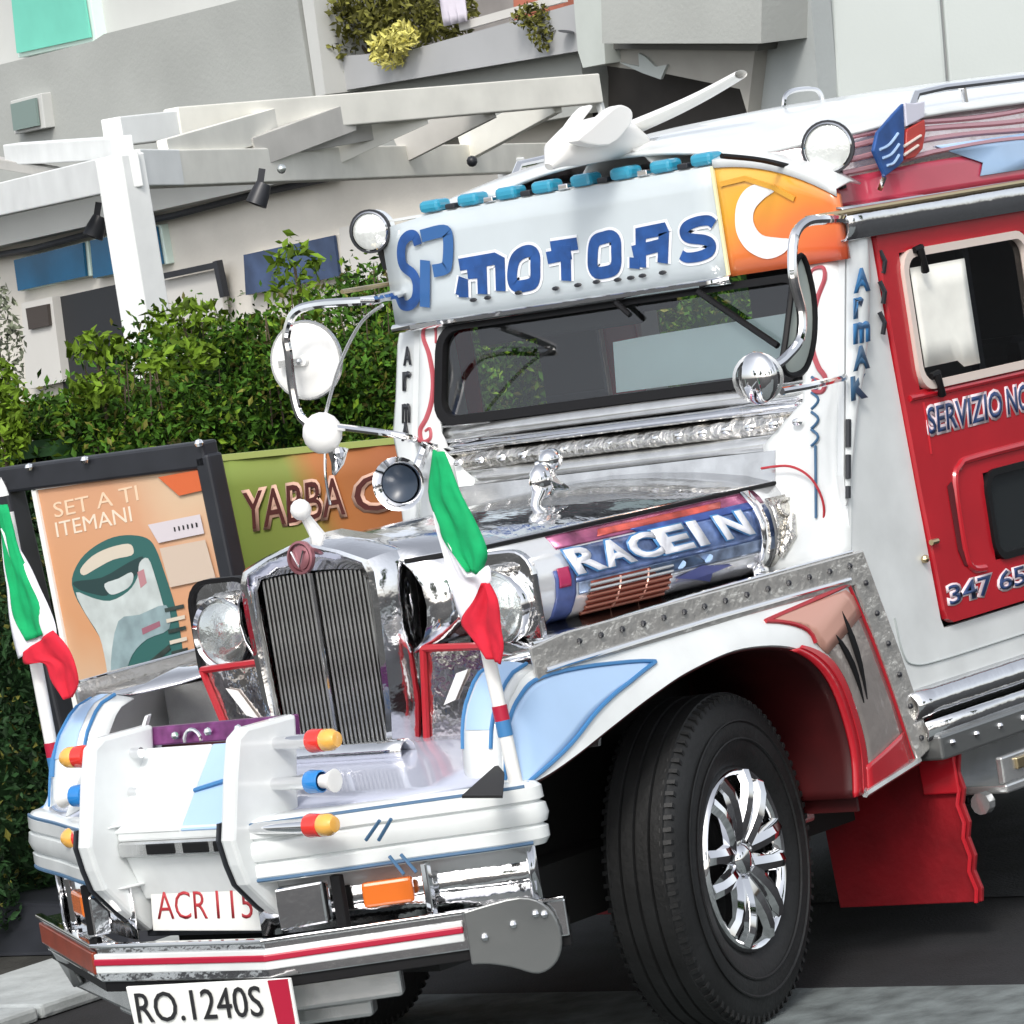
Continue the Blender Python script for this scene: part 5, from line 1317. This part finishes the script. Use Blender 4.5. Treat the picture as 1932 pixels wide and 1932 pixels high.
# riveted end plate of the lower bar
e = curve([(0, .520, 0), (.16, .535, 0), (.235, .50, 0), (.258, .43, 0), (.235, .375, 0), (.18, .352, 0), (.11, .375, 0), (.05, .390, 0), (0, .395, 0)], 4)
dirv = V((-.565, .825, 0)); o0 = V((1.018, .668, 0))
g = G(); g.prism([V((o0.x + dirv.x * p.x * .84, o0.y + dirv.y * p.x * .84, p.y)) + V((.012, .008, 0)) for p in e], (.010, .006, 0)); ep = part('bar_end_plate', g, 'darkchrome', lb, bevel=.004)
many('plate_bolt', [(o0.x + dirv.x * s_ + .024, o0.y + dirv.y * s_ + .016, z) for s_, z in ((.04, .455), (.11, .475), (.165, .492), (.185, .488))], .010, 'chromes', lb)
g = G(); g.prism([(.90, -.84, .44), (1.02, -.66, .44), (1.00, -.64, .36), (.93, -.74, .335)], (-.012, 0, 0)); part('bar_end_plate', g, 'darkchrome', lb, bevel=.004)
g = G(); c = V((0.793,-0.82,0.711)); g.hexa([c + V(q) for q in ((-.05, -.05, -.02), (.05, -.05, -.02), (.05, .05, -.02), (-.05, .05, -.02), (-.03, -.02, .02), (.02, -.02, .02), (.02, .04, .025), (-.03, .04, .025))]); part('side_lamp', g, mat('peach_lens', (.75, .40, .24), .2, coat=.5), J, bevel=.008)
# bumper end blocks
# ---- centre box between the guards
g = G(); g.prism([(1.06, -.22, .955), (1.22, -.22, .775), (1.22, .0, .775), (1.06, .0, .955)], (-.012, 0, -.01)); cb = part('centre_slope', g, 'white', J, bevel=.004)
g = G(); g.prism([(1.060, .002, .955), (1.22, .002, .775), (1.22, .235, .775), (1.06, .235, .955)], (-.012, 0, -.01)); part('centre_slope', g, 'lblue', J, bevel=.004)
g = G(); g.tube(curve([(1.150, .004, .858), (1.140, .08, .872), (1.128, .16, .886), (1.118, .232, .893)], 4), .006, 6); g.tube([(1.075, .19, .945), (1.10, .235, .915)], .006, 6); part('slope_stripe', g, 'mblue', cb)
g = G(); g.prism([(1.035, -.25, .955), (1.035, .25, .955), (1.03, .25, 1.005), (1.03, -.23, 1.0)], (-.02, 0, 0)); pb = part('lamp_rail', g, 'purple', J, bevel=.004)
many('rail_stud', [(1.045, y, z) for y, z in ((-.13, .978), (-.02, .982), (.08, .984), (.15, .985))], .011, 'chromes', pb)
g = G(); g.tube([(1.045, -.075 + .028 * math.cos(a), .96 + .03 * math.sin(a)) for a in [math.pi * k / 8 for k in range(9)]], .005, 6)
part('rail_loop', g, 'chromes', pb, smooth=True)
g = G(); g.prism([(1.03, -.26, .952), (1.22, -.235, .772), (1.22, -.225, .772), (1.03, -.225, 1.03), (1.0, -.24, 1.03)], (0, -.012, 0)); part('centre_cheek', g, 'white', J, bevel=.003)
g = G(); g.prism([(1.0, -.50, .92), (1.0, -.22, .99), (1.05, -.22, .90), (1.10, -.50, .80)], (-.02, 0, 0)); part('corner_plate', g, 'white', J, bevel=.004)
g = G(); g.box((1.16, -.212, .715), (1.222, .212, .752)); sb = part('slot_bar', g, 'steel', J, bevel=.006)
for y0, y1 in ((-.115, -.02), (.005, .09), (.105, .17)):
    g = G(); g.box((1.218, y0, .720), (1.225, y1, .746)); part('slot_hole', g, 'black', sb, bevel=.004)
g = G(); g.box((1.185, -.212, .752), (1.216, .212, .785)); part('slot_lip', g, 'white', J, bevel=.006)
g = G(); g.prism([(1.20, -.212, .714), (1.20, .212, .714), (1.155, .212, .60), (1.155, -.212, .60)], (-.02, 0, 0)); part('name_board', g, 'white', J, bevel=.004)
q = [(1.16,-0.2,0.522),(1.16,0.201,0.513),(1.16,-0.185,0.637),(1.16,0.218,0.631)]
g = G(); g.prism([q[0], q[1], q[3], q[2]], (-.012, 0, 0)); ab = part('name_plate', g, 'plate', J, bevel=.003)
q = [(1.161,-0.175,0.551),(1.16,0.137,0.545),(1.161,-0.167,0.619)]
text('plate_lettering', 'ACR 115', q[0], V(q[1]) - V(q[0]), V(q[2]) - V(q[0]), 'redink', ab, .001, bold=-.005, words=True)
g = G(); g.box((1.06, -.24, .505), (1.14, .33, .535)); part('plate_bracket', g, 'framek', J, bevel=.003)
# guards: tall white fins
gp = [(1.205, 1.008), (1.240, .99), (1.272, .90), (1.300, .80), (1.312, .76), (1.300, .70), (1.283, .649), (1.223, .586), (1.150, .522), (1.07, .512), (1.085, .58), (1.095, .647), (1.075, .75), (1.062, .83), (1.04, .93), (1.027, 1.008)]
for sy in (1, -1):
    g = G(); g.prism([(x, .235 * sy - .022, z) for x, z in gp], (0, .044, 0)); gd = part('bumper_guard', g, 'white', J, bevel=.010)
    g = G(); g.prism([(x + .004, .235 * sy - .030, z) for x, z in gp[3:9]] + [(x - .06, .235 * sy - .030, z) for x, z in gp[3:9][::-1]], (0, .006, 0)); part('guard_edge', g, 'framek', gd)
    for (px, m1, m2) in ((0, 'redlens', 'yellow'), (1, 'bluelens', 'white2'), (2, 'redlens', 'yellow')):
        x, _y, z = ((1.115,0.39,0.952), (1.143,0.39,0.86), (1.154,0.39,0.759))[px]; ax_ = (0, sy, 0)
        if px == 2 and sy > 0: x, _y, z = (1.242,0.47,0.774)
        c = (x, (.235 + .02 + (.065 if px == 2 and sy > 0 else 0)) * sy, z)
        g = G(); g.lathe([(.0, -.07), (.013, -.07), (.016, .03), (.019, .11), (.020, .115)], c, ax_, 16); bl = part('bullet_lamp', g, 'chromes', gd, smooth=True)
        g = G(); g.lathe([(.018, .11), (.027, .113), (.029, .122), (.027, .150), (.023, .153)], c, ax_, 16, 0)
        g.lathe([(.023, .152), (.027, .158), (.026, .18), (.018, .195), (.0, .198)] if px != 1 else [(.016, .152), (.017, .165), (.028, .192), (.022, .194), (.0, .186)], c, ax_, 16, 1)
        o = part('bullet_lens', g, [m1, m2], gd, smooth=True)
# registration plate
g = G(); q = [(1.3,-0.182,0.417),(1.3,0.35,0.43),(1.3,0.355,0.224),(1.3,-0.166,0.225)]; g.prism(q, (-.010, 0, 0)); rp_ = part('registration_plate', g, 'plate', J, bevel=.003)
g = G(); q = [(1.303,0.284,0.426),(1.303,0.346,0.429),(1.303,0.347,0.319),(1.303,0.354,0.23),(1.303,0.314,0.227),(1.303,0.294,0.319)]; g.prism(q, (-.004, 0, 0)); part('plate_band', g, 'crimson', rp_)
q = [(1.303,-0.153,0.329),(1.303,0.257,0.342),(1.303,-0.153,0.402)]
text('plate_lettering', 'RO.1240S', q[0], V(q[1]) - V(q[0]), V(q[2]) - V(q[0]), 'ink', rp_, .002, bold=.0)
# tow opening beside the deck
g = G(); g.prism([(1.3,0.954,0.828),(0.871,0.712,0.828),(1.004,0.84,0.828),(1.329,1.094,0.828)], (0, 0, .006)); part('deck_opening', g, 'under', J)

# ---- mirrors
def pipe(name, pts, r, m='chromes', parent=None): 
    g = G(); g.tube(curve(pts, 5), r, 8); return part(name, g, m, parent or J, smooth=True)
# far side: round mirror seen from behind, small dome lamp under it
ml = V((-0.52,-0.902,1.8)); sm = V((-0.42,-0.798,1.595))
arm = pipe('mirror_arm', [(-.80, -.75, 1.945)] + [(-0.42,-0.545,1.94),(-0.42,-0.738,1.951),(-0.42,-0.828,1.938),(-0.42,-0.873,1.88),(-0.42,-0.876,1.827),(-0.42,-0.882,1.727),(-0.42,-0.87,1.65),(-0.42,-0.82,1.605)], .013)
pipe('mirror_brace', [(-.74, -.73, 1.52)] + [(-0.42,-0.509,1.559),(-0.42,-0.733,1.605)], .010, parent=arm)
pipe('mirror_brace', [(-0.44,-0.523,1.922),(-0.44,-0.613,1.881),(-0.44,-0.714,1.774),(-0.44,-0.8,1.633)], .005, 'steel', arm)
g = G(); g.lathe([(.0, .030), (.014, .030), (.018, .016), (.05, .014), (.055, .011), (.09, .008), (.104, .007), (.110, .003), (.112, -.004), (.106, -.010), (.0, -.010)], ml, (.95, .25, .02), 32); rm = part('mirror_head', g, 'white2', J, smooth=True)
g = G(); g.lathe([(.104, .006), (.111, .006), (.114, -.002), (.110, -.010)], ml, (.95, .25, .02), 32); part('mirror_ring', g, 'steel', rm, smooth=True)
g = G(); g.ball(ml + V((.03, .0, .0)), .011, 8); g.beam(ml + V((.05, -.06, 0)), ml + V((.03, .0, 0)), .012, .02); part('mirror_clamp', g, 'steel', rm)
g = G(); g.ball(sm, .062, 16, sc=(.8, 1, .95)); dm = part('mirror_dome', g, 'white2', J, smooth=True)
g = G(); g.tube([sm + V((-.03, .02, -.05)), sm + V((-.02, .02, -.09)), sm + V((-.02, .0, -.12))], [.03, .018, .006], 8); g.ball(sm + V((.0, .05, -.06)), .018, 8); part('dome_mount', g, 'chromes', dm, smooth=True)
pipe('antenna', [sm + V((0, 0, -.05)), sm + V((.01, -.005, -.12)), sm + V((.01, -.005, -.20))], .004, 'chromes', dm)
# near side
nm_ = V((-0.166,0.88,1.602))
arm2 = pipe('mirror_arm', [(-.84, .76, 1.955)] + [(-0.559,0.89,1.964),(-0.462,0.89,1.965),(-0.4,0.89,1.93),(-0.371,0.89,1.838),(-0.383,0.89,1.742),(-0.356,0.89,1.677),(-0.283,0.89,1.639),(-0.233,0.89,1.624)], .013)
pipe('mirror_brace', [(-.72, .76, 1.55)] + [(-0.419,0.86,1.554),(-0.288,0.86,1.556)], .010, parent=arm2)
g = G(); g.ball(nm_, .060, 18, sc=(.55, .95, 1.12)); dm2 = part('mirror_dome', g, 'chromes', J, smooth=True)
g = G(); g.lathe([(.055, -.02), (.064, -.012), (.064, .0), (.056, .004)], nm_, (.85, .5, 0), 24); part('dome_ring', g, 'steel', dm2, smooth=True)
ov = [V(q) for q in [(-0.473,0.86,1.878),(-0.491,0.86,1.775),(-0.464,0.86,1.669),(-0.407,0.86,1.6),(-0.338,0.86,1.591),(-0.307,0.86,1.619),(-0.339,0.86,1.683),(-0.39,0.86,1.785),(-0.43,0.86,1.863)]]
oc = curve(ov, 4, closed=True)
g = G(); g.tube(oc, .008, 6, closed=True); om_ = part('oval_mirror_rim', g, 'black', J, smooth=True)
cen = sum((p for p in oc), V()) / len(oc)
g = G(); g.add([p + V((0, -.004, 0)) for p in oc] , [list(range(len(oc)))]); part('oval_mirror_back', g, mat('mirror_back_grey', (.40, .45, .42), .4), om_)

# ---- roof corner spot lamps, trumpet horn, wing emblem
for c, ax, r in ((V((-0.78,-0.811,2.132)), V((.95, .30, .0)), .057), (V((-0.898,0.7,2.151)), V((.93, .36, .03)), .066)):
    ax.normalize()
    g = G(); g.lathe([(.0, -.09), (.03, -.085), (.06, -.04), (r, -.005), (r + .004, .008), (r - .004, .016)], c, ax, 28); lp = part('spot_lamp', g, 'chromes', J, smooth=True)
    g = G(); g.lathe([(.0, .024), (r * .6, .018), (r - .004, .008)], c, ax, 28); part('spot_lens', g, 'spotw', lp, smooth=True)
    g = G(); g.lathe([(r - .003, .012), (r + .006, .012), (r + .006, .0), (r - .002, -.004)], c, ax, 28); part('spot_ring', g, 'framek', lp, smooth=True)
    g = G(); g.tube([c - ax * .05 + V((0, 0, -.04)), c - ax * .06 + V((-.01, 0, -.11))], .014, 8); part('spot_bracket', g, 'framek', lp)
hc = V((-0.5,-0.614,1.425)); ax = V((.93, .36, .0)).normalized()
g = G(); g.lathe([(.012, -.30), (.014, -.16), (.024, -.07), (.045, -.015), (.072, .012), (.076, .016), (.072, .014), (.045, -.008), (.022, -.06), (.0, -.10)], hc, ax, 28); hn = part('trumpet_horn', g, 'chromes', J, smooth=True)
g = G(); g.lathe([(.0, -.02), (.03, -.014), (.052, .002)], hc, ax, 20); part('horn_throat', g, mat('horn_dark_blue', (.03, .045, .07), .3), hn, smooth=True)
g = G(); g.tube([hc - ax * .12, hc - ax * .14 + V((-.02, .04, .09)), (-.68, -.62, 1.50)], .016, 8); part('horn_mount', g, 'chromes', hn, smooth=True)
# winged emblem standing on the roof edge
e0 = [V(q) for q in [(-1.016,0.775,2.052),(-0.979,0.775,2.124),(-1.013,0.775,2.171),(-1.102,0.775,2.214),(-1.156,0.775,2.238),(-1.14,0.775,2.162),(-1.113,0.775,2.085),(-1.083,0.775,2.072)]]
e1 = [V(q) for q in [(-1.125,0.775,2.088),(-1.15,0.775,2.161),(-1.158,0.775,2.169),(-1.247,0.775,2.188),(-1.243,0.775,2.154),(-1.215,0.775,2.11),(-1.172,0.775,2.09)]]
e2 = [V(q) for q in [(-1.154,0.775,2.175),(-1.162,0.775,2.24),(-1.212,0.775,2.234),(-1.261,0.775,2.237),(-1.249,0.775,2.194)]]
em = thing('wing_emblem', 'blue white and red wing shaped emblem standing on the roof edge above the door', 'emblem', e0[0])
for nm, q, m in (('blue_wing', e0, 'dblue'), ('red_wing', e1, mat('emblem_red', (.48, .05, .04), .3)), ('white_wing', e2, mat('emblem_lilac', (.66, .66, .76), .3))):
    g = G(); g.prism(q, (0, .012, 0)); part(nm, g, m, em, bevel=.003)
for a, b in (((-1.003,0.79,2.124), (-1.101,0.79,2.16)), ((-1.012,0.79,2.101), (-1.098,0.79,2.131)), ((-1.027,0.79,2.08), (-1.09,0.79,2.103))):
    g = G(); m_ = lerp(a, b, .5) + V((0, 0, -.008)); g.tube(curve([a, m_, b], 4), .004, 6); part('feather_line', g, 'lblue', em)
for a, b in (((-1.122,0.79,2.124), (-1.21,0.79,2.146)), ((-1.116,0.79,2.101), (-1.19,0.79,2.121))):
    g = G(); g.tube([a, b], .004, 6); part('feather_line', g, 'cream', em)
g = G(); g.tube([e0[0] + V((0, .006, .0)), (e0[0].x, .76, 2.02)], .008, 6); part('emblem_pin', g, 'chromes', em)

# ---- white aeroplane ornament on the roof
ap = thing('aeroplane_ornament', 'white toy aeroplane ornament with one raised wing on the front of the roof', 'ornament', (-.95, .05, 2.22))
fu = [V(q) for q in [(-0.531,0.05,2.218),(-0.574,0.05,2.25),(-0.661,0.05,2.269),(-0.771,0.05,2.275),(-0.889,0.05,2.267),(-0.972,0.05,2.252)]]
g = G(); g.tube(fu, [.012, .04, .06, .062, .05, .02], 14); part('fuselage', g, 'white2', ap, smooth=True)
g = G(); pts = curve([(-0.98,-0.149,2.267),(-0.98,-0.028,2.289),(-0.98,0.14,2.32),(-0.98,0.272,2.35),(-0.98,0.4,2.386)], 4); n = len(pts)
rows = []
for i, p in enumerate(pts):
    w = .06 * (1 - .5 * i / (n - 1)); hh = .024 * (1 - .5 * i / (n - 1))
    rows.append([p + V((w * math.cos(a), 0, hh * math.sin(a))) for a in [2 * math.pi * k / 12 for k in range(13)]])
g.grid(rows); part('wing', g, 'white2', ap, smooth=True)
g = G(); g.prism(curve([(-0.603,0,2.24),(-0.639,0,2.29),(-0.714,0,2.342),(-0.769,0,2.369),(-0.792,0,2.364),(-0.728,0,2.324),(-0.707,0,2.296),(-0.735,0,2.274),(-0.675,0,2.246)], 3, closed=True), (0, .03, 0)); part('tail_fin', g, 'white2', ap, bevel=.008)
g = G(); g.prism(curve([(-0.562,0.1,2.273),(-0.622,0.1,2.302),(-0.744,0.1,2.351),(-0.792,0.1,2.352),(-0.82,0.1,2.331),(-0.796,0.1,2.295),(-0.694,0.1,2.251)], 3, closed=True), (0, .04, 0)); part('tail_fin', g, 'white2', ap, bevel=.008)
g = G(); rows = []
for i in range(6):
    t = i / 5; rows.append([(-.86 - .35 * t, -.12 + .30 * k / 6, 2.155 + .09 * math.sin(math.pi * k / 6) ** .7 * (1 - .3 * t) + .05 * t) for k in range(7)])
g.grid(rows); part('pedestal', g, 'white2', ap, smooth=True, solid=.008)

# ================================================================== FLAGS on the bumper corners
def flag(label, base, tip, pxf, g1, w1, r1):
    t = thing('flag', label, 'flag', base, 'italian flags on the bumper corners')
    b, tp = V(base), V(tip)
    g = G(); g.tube([b, lerp(b, tp, .95)], .0165, 12); po = part('pole', g, 'white2', t, smooth=True)
    for a, e, m in ((.215, .258, 'crimson'), (.17, .215, 'mblue')):
        g = G(); g.tube([lerp(b, tp, a), lerp(b, tp, e)], .0182, 12); part('pole_band', g, m, t, smooth=True)
    g = G(); g.lathe([(.0, .05), (.010, .02), (.013, .0), (.0, .0)], tp, tp - b, 10); part('finial', g, 'white2', t, smooth=True)
    g = G(); g.tube([b + V((-.02, 0, -.03)), b + V((0, 0, .02))], .024, 10); part('socket', g, 'chromes', t, smooth=True)
    for nm, rows_, m in (('green_band', g1, 'fgreen'), ('white_band', w1, 'fwhite'), ('red_band', r1, 'fred')):
        L = [V(q) for q in rows_[0]]; R = [V(q) for q in rows_[1]]
        L, R = curve(L, 4), curve(R, 4); gr = []
        for a, e in zip(L, R):
            gr.append([lerp(a, e, k / 12.0) + V((.026 + .005 * math.sin(k / 12 * 8 + a.z * 6) + .003 * math.sin(k / 12 * 17 - a.z * 14) + .002 * math.sin(a.z * 40 + k), .0, 0)) * (1 if 0 < k < 12 else .8) for k in range(13)])
        g = G(); g.grid(gr); part(nm, g, m, t, smooth=80, solid=.0015)
    return t
flag('near italian flag on a white pole at the bumper corner by the big tyre', (0.9,0.786,0.763), (0.9,0.726,1.582), None,
     ([(0.93,0.738,1.585),(0.93,0.703,1.49),(0.93,0.719,1.414),(0.93,0.729,1.37),(0.93,0.786,1.297)], [(0.93,0.769,1.577),(0.93,0.795,1.488),(0.93,0.825,1.411),(0.93,0.846,1.335),(0.93,0.818,1.288)]),
     ([(0.925,0.707,1.47),(0.925,0.711,1.395),(0.925,0.726,1.282),(0.925,0.73,1.22),(0.925,0.741,1.184)], [(0.925,0.722,1.419),(0.925,0.743,1.38),(0.925,0.79,1.295),(0.925,0.842,1.305),(0.925,0.848,1.27)]),
     ([(0.935,0.83,1.268),(0.935,0.794,1.229),(0.935,0.747,1.185),(0.935,0.77,1.144),(0.935,0.802,1.097)], [(0.935,0.845,1.265),(0.935,0.862,1.224),(0.935,0.862,1.162),(0.935,0.863,1.119),(0.935,0.845,1.077)]))
flag('far italian flag on a white pole at the bumper end beside the poster', (0.84,-0.761,0.732), (0.84,-0.789,1.596), None,
     ([(0.87,-0.769,1.582),(0.87,-0.772,1.456),(0.87,-0.771,1.36),(0.87,-0.768,1.291),(0.87,-0.74,1.226)], [(0.87,-0.732,1.576),(0.87,-0.715,1.452),(0.87,-0.684,1.37),(0.87,-0.666,1.298),(0.87,-0.664,1.24)]),
     ([(0.865,-0.776,1.511),(0.865,-0.782,1.415),(0.865,-0.788,1.292),(0.865,-0.789,1.223),(0.865,-0.783,1.182)], [(0.865,-0.753,1.522),(0.865,-0.708,1.437),(0.865,-0.662,1.338),(0.865,-0.637,1.265),(0.865,-0.633,1.233)]),
     ([(0.875,-0.753,1.198),(0.875,-0.753,1.168),(0.875,-0.684,1.166),(0.875,-0.669,1.115),(0.875,-0.634,1.07)], [(0.875,-0.635,1.247),(0.875,-0.592,1.205),(0.875,-0.573,1.156),(0.875,-0.572,1.109),(0.875,-0.603,1.074)]))
